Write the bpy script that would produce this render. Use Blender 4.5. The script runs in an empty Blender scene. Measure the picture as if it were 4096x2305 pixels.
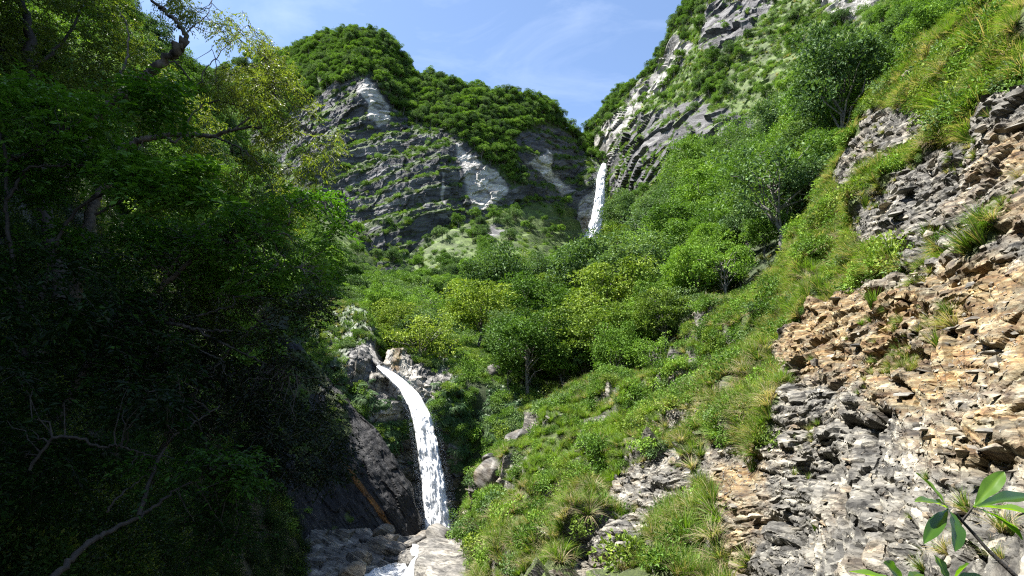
import bpy, bmesh, math, random
import numpy as np
from mathutils import Vector, Matrix, Euler

# ------------------------------------------------------------------ camera, sky, sun, exposure
scene = bpy.context.scene
RES_X, RES_Y, FPX, PITCH = 1024.0, 576.0, 610.0, math.radians(15.0)
cam_data = bpy.data.cameras.new('camera')
cam = bpy.data.objects.new('camera', cam_data)
scene.collection.objects.link(cam)
cam_data.sensor_width = 36.0
cam_data.lens = 36.0 * FPX / RES_X
cam_data.clip_start = 0.05
cam_data.clip_end = 20000.0
cam.location = (0, 0, 0)
cam.rotation_euler = (math.pi / 2 + PITCH, 0, 0)
scene.camera = cam

SUN_VEC = Vector((-0.47, -0.04, 0.88)).normalized()      # towards the sun
SUN_EL = math.asin(SUN_VEC.z)
SUN_AZ = math.atan2(SUN_VEC.x, SUN_VEC.y)              # clockwise from +Y
world = bpy.data.worlds.new('World')
scene.world = world
world.use_nodes = True
wn, wl = world.node_tree.nodes, world.node_tree.links
wn.clear()
w_out = wn.new('ShaderNodeOutputWorld')
w_bg = wn.new('ShaderNodeBackground')
w_sky = wn.new('ShaderNodeTexSky')
w_sky.sky_type = 'NISHITA'
w_sky.sun_disc = False
w_sky.sun_elevation = SUN_EL
w_sky.sun_rotation = SUN_AZ
w_sky.altitude = 900
w_sky.air_density = 1.0
w_sky.dust_density = 1.1
w_sky.ozone_density = 1.5
w_bg.inputs['Strength'].default_value = 0.082
# thin cirrus streaks, the same all round the sky
w_tc = wn.new('ShaderNodeTexCoord')
w_map = wn.new('ShaderNodeMapping')
w_map.inputs['Scale'].default_value = (2.0, 3.2, 5.5)
w_map.inputs['Rotation'].default_value = (0.2, 0.35, 0.4)
w_no = wn.new('ShaderNodeTexNoise')
w_no.inputs['Scale'].default_value = 1.9
w_no.inputs['Detail'].default_value = 9
w_no.inputs['Roughness'].default_value = 0.62
w_no.inputs['Distortion'].default_value = 0.8
w_rp = wn.new('ShaderNodeValToRGB')
w_rp.color_ramp.elements[0].position = 0.5
w_rp.color_ramp.elements[0].color = (0, 0, 0, 1)
w_rp.color_ramp.elements[1].position = 0.80
w_rp.color_ramp.elements[1].color = (0.13, 0.13, 0.13, 1)
w_mix = wn.new('ShaderNodeMix')
w_mix.data_type = 'RGBA'
w_mix.inputs[7].default_value = (6.2, 6.6, 7.2, 1)
wl.new(w_tc.outputs['Generated'], w_map.inputs['Vector'])
wl.new(w_map.outputs['Vector'], w_no.inputs['Vector'])
wl.new(w_no.outputs['Fac'], w_rp.inputs['Fac'])
wl.new(w_rp.outputs['Color'], w_mix.inputs[0])
wl.new(w_sky.outputs['Color'], w_mix.inputs[6])
wl.new(w_mix.outputs[2], w_bg.inputs['Color'])
wl.new(w_bg.outputs['Background'], w_out.inputs['Surface'])

sun_data = bpy.data.lights.new('sun', 'SUN')
sun_data.energy = 5.0
sun_data.angle = math.radians(0.53)
sun_data.color = (1.0, 0.955, 0.89)
sun = bpy.data.objects.new('sun', sun_data)
scene.collection.objects.link(sun)
sun.rotation_euler = SUN_VEC.to_track_quat('Z', 'Y').to_euler()
sun.location = (-300, 100, 600)

vs = scene.view_settings
vs.view_transform = 'Standard'
vs.look = 'None'
vs.exposure = 1.9
vs.gamma = 1.0
vs.use_curve_mapping = False
cy = scene.cycles
cy.use_denoising = False
cy.pixel_filter_type = 'BLACKMAN_HARRIS'
cy.filter_width = 1.2
cy.max_bounces = 6
cy.diffuse_bounces = 2
cy.glossy_bounces = 2
cy.transmission_bounces = 3
cy.transparent_max_bounces = 8
cy.volume_bounces = 0
cy.sample_clamp_indirect = 4.0
cy.sample_clamp_direct = 12.0
cy.caustics_reflective = False
cy.caustics_refractive = False

# ------------------------------------------------------------------ helpers
rng = np.random.default_rng(7)
random.seed(7)
COL = scene.collection
COS, SIN = math.cos(PITCH), math.sin(PITCH)


def at(px, py, Y):
    """point on the ray of a picture position at forward distance Y (metres)"""
    px, py, Y = np.asarray(px, float), np.asarray(py, float), np.asarray(Y, float)
    dx = (px - 512.0) / FPX
    dv = (288.0 - py) / FPX
    dy = COS - dv * SIN
    dz = SIN + dv * COS
    s = Y / dy
    return np.stack(np.broadcast_arrays(dx * s, Y + 0 * s, dz * s), -1)


def to_px(P):
    f = P[..., 1] * COS + P[..., 2] * SIN
    u = -P[..., 1] * SIN + P[..., 2] * COS
    return 512 + FPX * P[..., 0] / f, 288 - FPX * u / f


def _hash(ix, iy, iz, seed):
    h = (ix.astype(np.int64) * 374761393 + iy.astype(np.int64) * 668265263 + iz.astype(np.int64) * 2147483647 + seed * 1274126177) & 0xFFFFFFFF
    h = ((h ^ (h >> 13)) * 1274126177) & 0xFFFFFFFF
    h = ((h ^ (h >> 16)) * 2246822519) & 0xFFFFFFFF
    return ((h ^ (h >> 15)) & 0xFFFFFF) / float(0xFFFFFF)


_TAB = np.random.default_rng(99).random(64 * 64 * 64).astype(np.float32) * 2 - 1


def vnoise(p, seed=0):
    p = np.asarray(p)
    i = np.floor(p)
    f = (p - i).astype(np.float32)
    f = f * f * f * (f * (f * 6 - 15) + 10)
    i = i.astype(np.int32)
    x0 = (i[..., 0] + (seed * 37) % 64) & 63
    y0 = (i[..., 1] + (seed * 23 + seed // 7) % 64) & 63
    z0 = (i[..., 2] + (seed * 11 + seed // 13) % 64) & 63
    x1, y1, z1 = (x0 + 1) & 63, (y0 + 1) & 63, (z0 + 1) & 63
    x0, x1, y0, y1 = x0 << 12, x1 << 12, y0 << 6, y1 << 6
    fx, fy, fz = f[..., 0], f[..., 1], f[..., 2]

    def row(xy):
        a_ = _TAB[xy + z0]
        return a_ + (_TAB[xy + z1] - a_) * fz
    a00, a01, a10, a11 = row(x0 + y0), row(x0 + y1), row(x1 + y0), row(x1 + y1)
    lo = a00 + (a01 - a00) * fy
    hi = a10 + (a11 - a10) * fy
    return (lo + (hi - lo) * fx).astype(np.float64)


def fbm(p, freq, octaves, seed=0, gain=0.5, ridged=False):
    a, tot, out, q = 1.0, 0.0, 0, p * freq
    for k in range(octaves):
        n = vnoise(q, seed + k * 17)
        if ridged:
            n = 1 - 2 * np.abs(n)
        out = out + a * n
        tot += a
        a *= gain
        q = q * 2.03 + 11.7
    return out / tot


def facets(a, b, seed, tilt=0.8):
    """cells with a random level and a random tilt each: broken-rock faces. returns level, crack distance"""
    ia, ib = np.floor(a).astype(np.int64), np.floor(b).astype(np.int64)
    d1 = np.full(a.shape, 9.0)
    d2 = np.full(a.shape, 9.0)
    h = np.zeros(a.shape)
    z = np.zeros_like(ia)
    for da in (-1, 0, 1):
        for db in (-1, 0, 1):
            ca, cb = ia + da, ib + db
            ja = ca + 0.1 + 0.8 * _hash(ca, cb, z, seed)
            jb = cb + 0.1 + 0.8 * _hash(ca, cb, z, seed + 1)
            ea, eb = a - ja, b - jb
            d = np.sqrt(ea * ea + eb * eb)
            lev = _hash(ca, cb, z, seed + 2) * 2 - 1 + tilt * ((_hash(ca, cb, z, seed + 3) * 2 - 1) * ea + (_hash(ca, cb, z, seed + 4) * 2 - 1) * eb) * 2
            near = d < d1
            d2 = np.where(near, d1, np.minimum(d2, d))
            h = np.where(near, lev, h)
            d1 = np.where(near, d, d1)
    return h, d2 - d1


def smooth(x, a, b):
    t = np.clip((x - a) / (b - a), 0, 1)
    return t * t * (3 - 2 * t)


def poly_mask(px, py, poly, soft=6.0):
    """1 inside a polygon, fading over soft pixels"""
    poly = np.array(poly, float)
    x, y = px, py
    inside = np.zeros(x.shape, bool)
    dist = np.full(x.shape, 1e9)
    n = len(poly)
    for i in range(n):
        ax, ay = poly[i]
        bx, by = poly[(i + 1) % n]
        cond = ((ay > y) != (by > y)) & (x < (bx - ax) * (y - ay) / (by - ay + 1e-12) + ax)
        inside ^= cond
        ex, ey = bx - ax, by - ay
        t = np.clip(((x - ax) * ex + (y - ay) * ey) / (ex * ex + ey * ey + 1e-9), 0, 1)
        dist = np.minimum(dist, np.hypot(x - ax - t * ex, y - ay - t * ey))
    sd = np.where(inside, dist, -dist)
    return smooth(sd, -soft, soft)


class TPS:
    def __init__(self, pts, reg=1e-4):
        pts = np.array(pts, float)
        self.c = pts[:, :2] / 100.0
        y = np.log(pts[:, 2])
        n = len(pts)
        K = self._k(self.c) + np.eye(n) * reg
        Pm = np.hstack([np.ones((n, 1)), self.c])
        A = np.block([[K, Pm], [Pm.T, np.zeros((3, 3))]])
        self.w = np.linalg.solve(A, np.concatenate([y, np.zeros(3)]))

    def _k(self, q):
        r2 = ((q[:, None, :] - self.c[None]) ** 2).sum(-1)
        return np.where(r2 > 0, 0.5 * r2 * np.log(r2 + 1e-20), 0)

    def __call__(self, px, py):
        sh = np.shape(px)
        q = np.stack([np.ravel(px), np.ravel(py)], -1) / 100.0
        out = np.empty(len(q))
        for i in range(0, len(q), 60000):
            s = q[i:i + 60000]
            out[i:i + 60000] = self._k(s) @ self.w[:-3] + self.w[-3] + s @ self.w[-2:]
        return np.exp(out).reshape(sh)


def new_mesh(name, verts, faces, attrs=None, smooth_shade=False, mats=(), mat_idx=None):
    """mesh from numpy arrays; faces is an (n,k) array or a list of such arrays"""
    if not isinstance(faces, (list, tuple)):
        faces = [faces]
    faces = [np.asarray(f, np.int32) for f in faces if len(f)]
    me = bpy.data.meshes.new(name)
    verts = np.asarray(verts, np.float32)
    me.vertices.add(len(verts))
    me.vertices.foreach_set('co', verts.ravel())
    nl = sum(f.size for f in faces)
    nf = sum(len(f) for f in faces)
    me.loops.add(nl)
    me.loops.foreach_set('vertex_index', np.concatenate([f.ravel() for f in faces]))
    me.polygons.add(nf)
    tot = np.concatenate([np.full(len(f), f.shape[1], np.int32) for f in faces])
    st = np.concatenate([[0], np.cumsum(tot)[:-1]]).astype(np.int32)
    me.polygons.foreach_set('loop_start', st)
    me.polygons.foreach_set('loop_total', tot)
    if mat_idx is not None:
        me.polygons.foreach_set('material_index', np.asarray(mat_idx, np.int32))
    me.polygons.foreach_set('use_smooth', np.full(nf, smooth_shade))
    for k, v in (attrs or {}).items():
        v = np.asarray(v, np.float32)
        if v.ndim == 1:
            a = me.attributes.new(k, 'FLOAT', 'POINT')
            a.data.foreach_set('value', v)
        else:
            a = me.attributes.new(k, 'FLOAT_VECTOR', 'POINT')
            a.data.foreach_set('vector', v.ravel())
    for m in mats:
        me.materials.append(m)
    me.update(calc_edges=True)
    me.validate()
    return me


def link(name, data, parent=None, label=None, cat=None, group=None, kind=None):
    o = bpy.data.objects.new(name, data)
    COL.objects.link(o)
    if parent is not None:
        o.parent = parent
    if label:
        o['label'] = label
    if cat:
        o['category'] = cat
    if group:
        o['group'] = group
    if kind:
        o['kind'] = kind
    return o


class Geo:
    """collects triangles/quads with per-vertex attributes"""
    def __init__(self):
        self.v, self.t, self.q, self.a, self.n = [], [], [], [], 0

    def add(self, v, tris=None, quads=None, attr=0.0):
        v = np.asarray(v, float)
        if tris is not None and len(tris):
            self.t.append(np.asarray(tris) + self.n)
        if quads is not None and len(quads):
            self.q.append(np.asarray(quads) + self.n)
        self.v.append(v)
        self.a.append(np.broadcast_to(np.asarray(attr, float), (len(v),)))
        self.n += len(v)

    def mesh(self, name, mat, smooth_shade=False):
        f = []
        if self.t:
            f.append(np.concatenate(self.t))
        if self.q:
            f.append(np.concatenate(self.q))
        return new_mesh(name, np.concatenate(self.v), f, {'tint': np.concatenate(self.a)}, smooth_shade, [mat])


def tube(geo, pts, radii, sides=6, attr=0.0):
    pts = np.asarray(pts, float)
    n = len(pts)
    radii = np.broadcast_to(np.asarray(radii, float), (n,))
    tan = np.gradient(pts, axis=0)
    tan /= np.linalg.norm(tan, axis=1, keepdims=True) + 1e-9
    ref = np.array([0.31, 0.83, 0.12])
    a = unit(np.cross(tan, ref))
    b = np.cross(tan, a)
    th = np.arange(sides) * 2 * math.pi / sides
    v = pts[:, None] + radii[:, None, None] * (np.cos(th)[None, :, None] * a[:, None] + np.sin(th)[None, :, None] * b[:, None])
    v = np.concatenate([v.reshape(-1, 3), pts[-1:]])
    k = np.arange(sides)
    k2 = (k + 1) % sides
    i = (np.arange(n - 1) * sides)[:, None]
    q = np.stack([i + k, i + k2, i + sides + k2, i + sides + k], -1).reshape(-1, 4)
    t = np.stack([(n - 1) * sides + k, (n - 1) * sides + k2, np.full(sides, n * sides)], -1)
    geo.add(v, t, q, attr)


def spline(ctrl, n):
    """Catmull-Rom through points"""
    c = np.asarray(ctrl, float)
    c = np.vstack([2 * c[0] - c[1], c, 2 * c[-1] - c[-2]])
    out = []
    m = len(c) - 3
    for s in np.linspace(0, m - 1e-6, n):
        i = int(s)
        t = s - i
        p0, p1, p2, p3 = c[i:i + 4]
        out.append(0.5 * (2 * p1 + (p2 - p0) * t + (2 * p0 - 5 * p1 + 4 * p2 - p3) * t * t + (3 * p1 - p0 - 3 * p2 + p3) * t ** 3))
    return np.array(out)


def unit(v):
    return v / (np.linalg.norm(v, axis=-1, keepdims=True) + 1e-9)


def add_leaves(geo, pos, direc, normal, length, width, tint, fold=0.25):
    """folded lozenge leaves: base, left, tip, right"""
    d = unit(direc)
    s = unit(np.cross(d, normal))
    nn = np.cross(s, d)
    L = np.asarray(length)[:, None] if np.ndim(length) else length
    W = np.asarray(width)[:, None] if np.ndim(width) else width
    n = len(pos)
    v = np.empty((n, 4, 3))
    v[:, 0] = pos
    v[:, 1] = pos + d * L * 0.45 - s * W * 0.5 + nn * W * fold
    v[:, 2] = pos + d * L - nn * L * 0.08
    v[:, 3] = pos + d * L * 0.45 + s * W * 0.5 + nn * W * fold
    i = np.arange(n)[:, None] * 4
    t = np.concatenate([i + np.array([0, 1, 2]), i + np.array([0, 2, 3])])
    geo.add(v.reshape(-1, 3), tris=t, attr=np.repeat(tint, 4))


# ------------------------------------------------------------------ materials
def material(name):
    m = bpy.data.materials.new(name)
    m.use_nodes = True
    nt = m.node_tree
    nt.nodes.clear()
    out = nt.nodes.new('ShaderNodeOutputMaterial')
    return m, nt.nodes, nt.links, out


def N(nodes, typ, **kw):
    n = nodes.new(typ)
    for k, v in kw.items():
        if k.startswith('i_'):
            n.inputs[k[2:].replace('_', ' ')].default_value = v
        else:
            setattr(n, k, v)
    return n


def ramp(nodes, stops):
    r = nodes.new('ShaderNodeValToRGB')
    el = r.color_ramp.elements
    while len(el) < len(stops):
        el.new(0.5)
    for e, (p, c) in zip(el, stops):
        e.position = p
        e.color = (*c, 1) if len(c) == 3 else c
    return r


def leaf_mat(name, stops, rough=0.6, spec=0.14, trans=0.2, tcol=(1.25, 1.35, 0.5), rnd=0.5):
    m, n, l, out = material(name)
    if name.startswith('broadleaf'):
        stops = [(q_, tuple(v_ * 1.22 for v_ in c_)) for q_, c_ in stops]
    at_ = N(n, 'ShaderNodeAttribute', attribute_name='tint')
    oi = N(n, 'ShaderNodeObjectInfo')
    mu = N(n, 'ShaderNodeMath', operation='MULTIPLY_ADD')
    l.new(oi.outputs['Random'], mu.inputs[0])
    mu.inputs[1].default_value = rnd
    mu.inputs[2].default_value = -rnd / 2
    ad = N(n, 'ShaderNodeMath', operation='ADD')
    l.new(mu.outputs[0], ad.inputs[0])
    l.new(at_.outputs['Fac'], ad.inputs[1])
    r = ramp(n, stops)
    l.new(ad.outputs[0], r.inputs['Fac'])
    p = N(n, 'ShaderNodeBsdfPrincipled')
    p.inputs['Roughness'].default_value = rough
    p.inputs['Specular IOR Level'].default_value = spec
    l.new(r.outputs['Color'], p.inputs['Base Color'])
    tr = N(n, 'ShaderNodeBsdfTranslucent')
    mc = N(n, 'ShaderNodeMix', data_type='RGBA', blend_type='MULTIPLY')
    mc.inputs[0].default_value = 1
    mc.inputs[7].default_value = (*tcol, 1)
    l.new(r.outputs['Color'], mc.inputs[6])
    l.new(mc.outputs[2], tr.inputs['Color'])
    mx = N(n, 'ShaderNodeMixShader')
    mx.inputs[0].default_value = trans
    l.new(p.outputs[0], mx.inputs[1])
    l.new(tr.outputs[0], mx.inputs[2])
    l.new(mx.outputs[0], out.inputs['Surface'])
    return m


def bark_mat(name, c1, c2, scale=6.0):
    m, n, l, out = material(name)
    tc = N(n, 'ShaderNodeTexCoord')
    no = N(n, 'ShaderNodeTexNoise', i_Scale=scale, i_Detail=6.0, i_Roughness=0.65)
    l.new(tc.outputs['Object'], no.inputs['Vector'])
    r = ramp(n, [(0.35, c1), (0.68, c2)])
    l.new(no.outputs['Fac'], r.inputs['Fac'])
    p = N(n, 'ShaderNodeBsdfPrincipled', i_Roughness=0.8)
    b = N(n, 'ShaderNodeBump', i_Strength=0.5, i_Distance=0.03)
    l.new(no.outputs['Fac'], b.inputs['Height'])
    l.new(b.outputs[0], p.inputs['Normal'])
    l.new(r.outputs['Color'], p.inputs['Base Color'])
    l.new(p.outputs[0], out.inputs['Surface'])
    return m


def rock_mat(name, greys, ochres, bed=(-0.06, -0.11, 0.99), scale=1.0, veg=((0.030, 0.045, 0.014), (0.085, 0.115, 0.03)), pale=(0.55, 0.54, 0.50), rough=0.75, bump=0.6, bumpd=0.05, spec=0.3, chips=()):
    """rock with bedding streaks; attributes: ochre (iron stain), veg (moss, turf), pale (fresh broken stone)"""
    m, n, l, out = material(name)
    geo = N(n, 'ShaderNodeNewGeometry')
    bv = Vector(bed).normalized()
    rot = bv.rotation_difference(Vector((0, 0, 1))).to_euler()
    mp = N(n, 'ShaderNodeMapping')
    mp.inputs['Rotation'].default_value = rot
    l.new(geo.outputs['Position'], mp.inputs['Vector'])
    mp2 = N(n, 'ShaderNodeMapping')
    mp2.inputs['Scale'].default_value = (0.55, 0.55, 3.4)
    l.new(mp.outputs[0], mp2.inputs['Vector'])
    st = N(n, 'ShaderNodeTexNoise', i_Scale=1.6 * scale, i_Detail=10.0, i_Roughness=0.68, i_Distortion=0.4)
    l.new(mp2.outputs[0], st.inputs['Vector'])
    big = N(n, 'ShaderNodeTexNoise', i_Scale=0.35 * scale, i_Detail=8.0, i_Roughness=0.6)
    l.new(mp.outputs[0], big.inputs['Vector'])
    fine = N(n, 'ShaderNodeTexNoise', i_Scale=9.0 * scale, i_Detail=6.0, i_Roughness=0.7)
    l.new(mp.outputs[0], fine.inputs['Vector'])
    mixf = N(n, 'ShaderNodeMath', operation='MULTIPLY_ADD')
    l.new(st.outputs['Fac'], mixf.inputs[0])
    mixf.inputs[1].default_value = 0.6
    sc = N(n, 'ShaderNodeMath', operation='MULTIPLY')
    l.new(big.outputs['Fac'], sc.inputs[0])
    sc.inputs[1].default_value = 0.4
    l.new(sc.outputs[0], mixf.inputs[2])
    gr = ramp(n, greys)
    l.new(mixf.outputs[0], gr.inputs['Fac'])
    oc = ramp(n, ochres)
    l.new(st.outputs['Fac'], oc.inputs['Fac'])

    def masked(attr, noise, wob, lo=0.35, hi=0.65):
        a = N(n, 'ShaderNodeAttribute', attribute_name=attr)
        s = N(n, 'ShaderNodeMath', operation='MULTIPLY_ADD')
        l.new(noise.outputs['Fac'], s.inputs[0])
        s.inputs[1].default_value = wob
        s.inputs[2].default_value = -wob / 2
        d = N(n, 'ShaderNodeMath', operation='ADD')
        l.new(s.outputs[0], d.inputs[0])
        l.new(a.outputs['Fac'], d.inputs[1])
        mr = N(n, 'ShaderNodeMapRange', interpolation_type='SMOOTHSTEP')
        mr.inputs['From Min'].default_value = lo
        mr.inputs['From Max'].default_value = hi
        l.new(d.outputs[0], mr.inputs['Value'])
        return mr

    def mix(fac, a, b):
        x = N(n, 'ShaderNodeMix', data_type='RGBA')
        l.new(fac.outputs[0], x.inputs[0])
        l.new(a, x.inputs[6])
        if isinstance(b, tuple):
            x.inputs[7].default_value = (*b, 1)
        else:
            l.new(b, x.inputs[7])
        return x.outputs[2]
    c = mix(masked('pale', big, 0.9), gr.outputs['Color'], pale)
    # keep the streaks in the pale stone
    dk = N(n, 'ShaderNodeMix', data_type='RGBA', blend_type='MULTIPLY')
    dk.inputs[0].default_value = 0.75
    sr = ramp(n, [(0.38, (0.28, 0.27, 0.26)), (0.53, (1, 1, 1))])
    l.new(st.outputs['Fac'], sr.inputs['Fac'])
    l.new(c, dk.inputs[6])
    l.new(sr.outputs['Color'], dk.inputs[7])
    c = mix(masked('ochre', big, 1.3, 0.2, 0.95), dk.outputs[2], oc.outputs['Color'])
    vr = ramp(n, [(0.35, veg[0]), (0.7, veg[1])])
    l.new(fine.outputs['Fac'], vr.inputs['Fac'])
    c = mix(masked('veg', fine, 0.7), c, vr.outputs['Color'])
    chipd = None
    for vs_, st_ in chips:
        vm = N(n, 'ShaderNodeMapping')
        vm.inputs['Scale'].default_value = (0.5, 0.5, st_)
        l.new(mp.outputs[0], vm.inputs['Vector'])
        wn_ = N(n, 'ShaderNodeVectorMath', operation='MULTIPLY_ADD')
        l.new(fine.outputs['Color'], wn_.inputs[0])
        wn_.inputs[1].default_value = (0.6 / vs_,) * 3
        l.new(vm.outputs[0], wn_.inputs[2])
        vo = N(n, 'ShaderNodeTexVoronoi', i_Scale=vs_)
        l.new(wn_.outputs[0], vo.inputs['Vector'])
        sx_ = N(n, 'ShaderNodeSeparateColor')
        l.new(vo.outputs['Color'], sx_.inputs[0])
        cr = ramp(n, [(0.0, (0.5, 0.5, 0.5)), (0.5, (0.93, 0.92, 0.9)), (0.85, (1.12, 1.1, 1.05)), (1.0, (1.6, 1.58, 1.5))])
        l.new(sx_.outputs[0], cr.inputs['Fac'])
        mm = N(n, 'ShaderNodeMix', data_type='RGBA', blend_type='MULTIPLY')
        mm.inputs[0].default_value = 0.85
        l.new(c, mm.inputs[6])
        l.new(cr.outputs['Color'], mm.inputs[7])
        c = mm.outputs[2]
        chipd = sx_.outputs[1]
    p = N(n, 'ShaderNodeBsdfPrincipled', i_Roughness=rough)
    p.inputs['Specular IOR Level'].default_value = spec
    l.new(c, p.inputs['Base Color'])
    hs = N(n, 'ShaderNodeMath', operation='ADD')
    l.new(st.outputs['Fac'], hs.inputs[0])
    fs = N(n, 'ShaderNodeMath', operation='MULTIPLY')
    fs.inputs[1].default_value = 0.35
    l.new(fine.outputs['Fac'], fs.inputs[0])
    l.new(fs.outputs[0], hs.inputs[1])
    if chipd is not None:
        hc = N(n, 'ShaderNodeMath', operation='MULTIPLY_ADD')
        l.new(chipd, hc.inputs[0])
        hc.inputs[1].default_value = 0.5
        l.new(hs.outputs[0], hc.inputs[2])
        hs = hc
    b = N(n, 'ShaderNodeBump', i_Strength=bump, i_Distance=bumpd)
    l.new(hs.outputs[0], b.inputs['Height'])
    l.new(b.outputs[0], p.inputs['Normal'])
    l.new(p.outputs[0], out.inputs['Surface'])
    return m


GREY = [(0.30, (0.034, 0.034, 0.033)), (0.42, (0.09, 0.089, 0.083)), (0.54, (0.160, 0.156, 0.142)), (0.70, (0.29, 0.281, 0.252))]
OCHRE = [(0.30, (0.042, 0.027, 0.015)), (0.41, (0.115, 0.066, 0.028)), (0.49, (0.18, 0.125, 0.058)), (0.58, (0.215, 0.178, 0.105)), (0.74, (0.30, 0.275, 0.205))]
M_SLOPE = rock_mat('schist_slope', GREY, OCHRE, scale=1.0, bump=0.8, bumpd=0.07, chips=((1.5, 3.6), (5.0, 3.0)), pale=(0.34, 0.33, 0.295))
M_CLIFF = rock_mat('far_cliff_rock', [(0.32, (0.034, 0.036, 0.042)), (0.5, (0.08, 0.082, 0.09)), (0.7, (0.18, 0.182, 0.19))], OCHRE, bed=(-0.28, 0.1, 1), scale=0.06, bump=0.9, bumpd=2.0, chips=((0.16, 1.4),), pale=(0.42, 0.41, 0.39), veg=((0.022, 0.042, 0.014), (0.075, 0.11, 0.03)))
M_RIGHTMT = rock_mat('right_mountain_rock', [(0.32, (0.04, 0.041, 0.045)), (0.5, (0.095, 0.095, 0.10)), (0.7, (0.22, 0.22, 0.215))], OCHRE, bed=(0.3, -0.2, 1), scale=0.08, bump=0.8, bumpd=1.2, chips=((0.25, 1.4),), pale=(0.27, 0.265, 0.25), veg=((0.035, 0.06, 0.014), (0.095, 0.14, 0.03)))
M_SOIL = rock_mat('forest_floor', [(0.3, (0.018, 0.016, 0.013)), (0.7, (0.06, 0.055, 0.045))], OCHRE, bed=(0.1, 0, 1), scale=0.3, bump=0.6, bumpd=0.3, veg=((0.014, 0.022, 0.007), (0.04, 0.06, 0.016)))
M_GORGE = rock_mat('gorge_rock', [(0.3, (0.03, 0.03, 0.03)), (0.5, (0.075, 0.073, 0.068)), (0.7, (0.18, 0.175, 0.16))], OCHRE, bed=(0.5, 0.1, 0.8), scale=0.5, bump=0.6, bumpd=0.2, rough=0.55, spec=0.45, chips=((0.7, 2.0),), pale=(0.27, 0.255, 0.225), veg=((0.02, 0.04, 0.012), (0.06, 0.10, 0.028)))
M_SLAB = rock_mat('dark_slab_rock', [(0.32, (0.010, 0.0105, 0.012)), (0.5, (0.020, 0.0205, 0.023)), (0.72, (0.06, 0.06, 0.062))], [(0.3, (0.03, 0.017, 0.008)), (0.7, (0.20, 0.095, 0.028))], bed=(0.80, 0.1, 0.62), scale=0.7, bump=0.9, bumpd=0.2, rough=0.6, spec=0.25, chips=((0.5, 3.0),))  # dark wet rock, darkened further for shade the slab does not receive
M_BOULDER = rock_mat('boulder_rock', [(0.3, (0.06, 0.058, 0.053)), (0.5, (0.13, 0.125, 0.115)), (0.7, (0.225, 0.215, 0.195))], OCHRE, bed=(0.4, 0.3, 0.8), scale=0.9, bump=0.6, bumpd=0.1, chips=((0.9, 2.0),), pale=(0.28, 0.265, 0.235))

M_LEAF_A = leaf_mat('broadleaf_green', [(0.0, (0.03, 0.065, 0.012)), (0.5, (0.075, 0.145, 0.024)), (1.0, (0.15, 0.235, 0.045))])
M_LEAF_B = leaf_mat('broadleaf_bright', [(0.0, (0.05, 0.10, 0.015)), (0.5, (0.11, 0.20, 0.03)), (1.0, (0.21, 0.31, 0.05))])
M_LEAF_C = leaf_mat('broadleaf_yellow', [(0.0, (0.05, 0.085, 0.014)), (0.5, (0.115, 0.175, 0.027)), (1.0, (0.25, 0.31, 0.055))])
M_LEAF_D = leaf_mat('broadleaf_bluish', [(0.0, (0.03, 0.06, 0.022)), (0.5, (0.075, 0.13, 0.045)), (1.0, (0.15, 0.215, 0.085))])
M_LEAF_E = leaf_mat('broadleaf_pale', [(0.0, (0.06, 0.11, 0.055)), (0.5, (0.16, 0.235, 0.14)), (1.0, (0.33, 0.42, 0.30))], tcol=(1, 1.1, 0.7))
M_LEAF_NEAR = leaf_mat('near_olive_leaf', [(0.0, (0.006, 0.012, 0.003)), (0.3, (0.015, 0.028, 0.006)), (0.6, (0.055, 0.088, 0.015)), (1.0, (0.15, 0.185, 0.035))], rough=0.4, spec=0.3, trans=0.42)  # low tints carry painted shade, high tints painted sun
M_LEAF_BROAD = leaf_mat('near_broad_leaf', [(0.0, (0.005, 0.013, 0.003)), (0.3, (0.014, 0.038, 0.006)), (0.6, (0.042, 0.105, 0.014)), (1.0, (0.085, 0.18, 0.022))], rough=0.42, spec=0.15, trans=0.34, tcol=(1.2, 1.45, 0.4))  # darkest stops lowered to deepen shade on the lower-left leaves
M_LEAF_SHADED = leaf_mat('shade_darkened_leaf', [(0.0, (0.004, 0.010, 0.003)), (0.5, (0.014, 0.034, 0.007)), (1.0, (0.035, 0.075, 0.013))], rough=0.5, spec=0.15, trans=0.3)  # leaf colour darkened to hold the shade of the left bank
M_SPRIG = leaf_mat('sprig_leaf', [(0.0, (0.03, 0.085, 0.015)), (0.5, (0.075, 0.165, 0.018)), (1.0, (0.15, 0.26, 0.03))], rough=0.32, spec=0.45, trans=0.58, tcol=(1.5, 1.45, 0.3), rnd=0.15)
M_GRASS = leaf_mat('silvergrass_blade', [(0.0, (0.03, 0.06, 0.010)), (0.42, (0.08, 0.145, 0.022)), (0.68, (0.14, 0.205, 0.035)), (0.80, (0.25, 0.215, 0.12)), (1.0, (0.36, 0.29, 0.19))], rough=0.5, trans=0.35, rnd=0.3)
M_GRASS2 = leaf_mat('green_grass_blade', [(0.0, (0.05, 0.10, 0.012)), (0.5, (0.12, 0.20, 0.026)), (0.9, (0.19, 0.275, 0.04)), (1.0, (0.32, 0.28, 0.14))], rough=0.5, trans=0.4, rnd=0.3)
M_FERN = leaf_mat('fern_frond', [(0.0, (0.02, 0.05, 0.018)), (0.5, (0.055, 0.11, 0.04)), (1.0, (0.15, 0.21, 0.10))], rough=0.4, trans=0.25)
M_BARK = bark_mat('grey_bark', (0.05, 0.045, 0.04), (0.20, 0.185, 0.16))
M_BARK_DARK = bark_mat('dark_bark', (0.010, 0.008, 0.006), (0.032, 0.026, 0.02), 9.0)
M_BARK_DIM = bark_mat('dim_bark', (0.012, 0.010, 0.008), (0.055, 0.047, 0.038), 5.0)  # mottled bark darkened, so the lower-left shade sits in its colour
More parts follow.
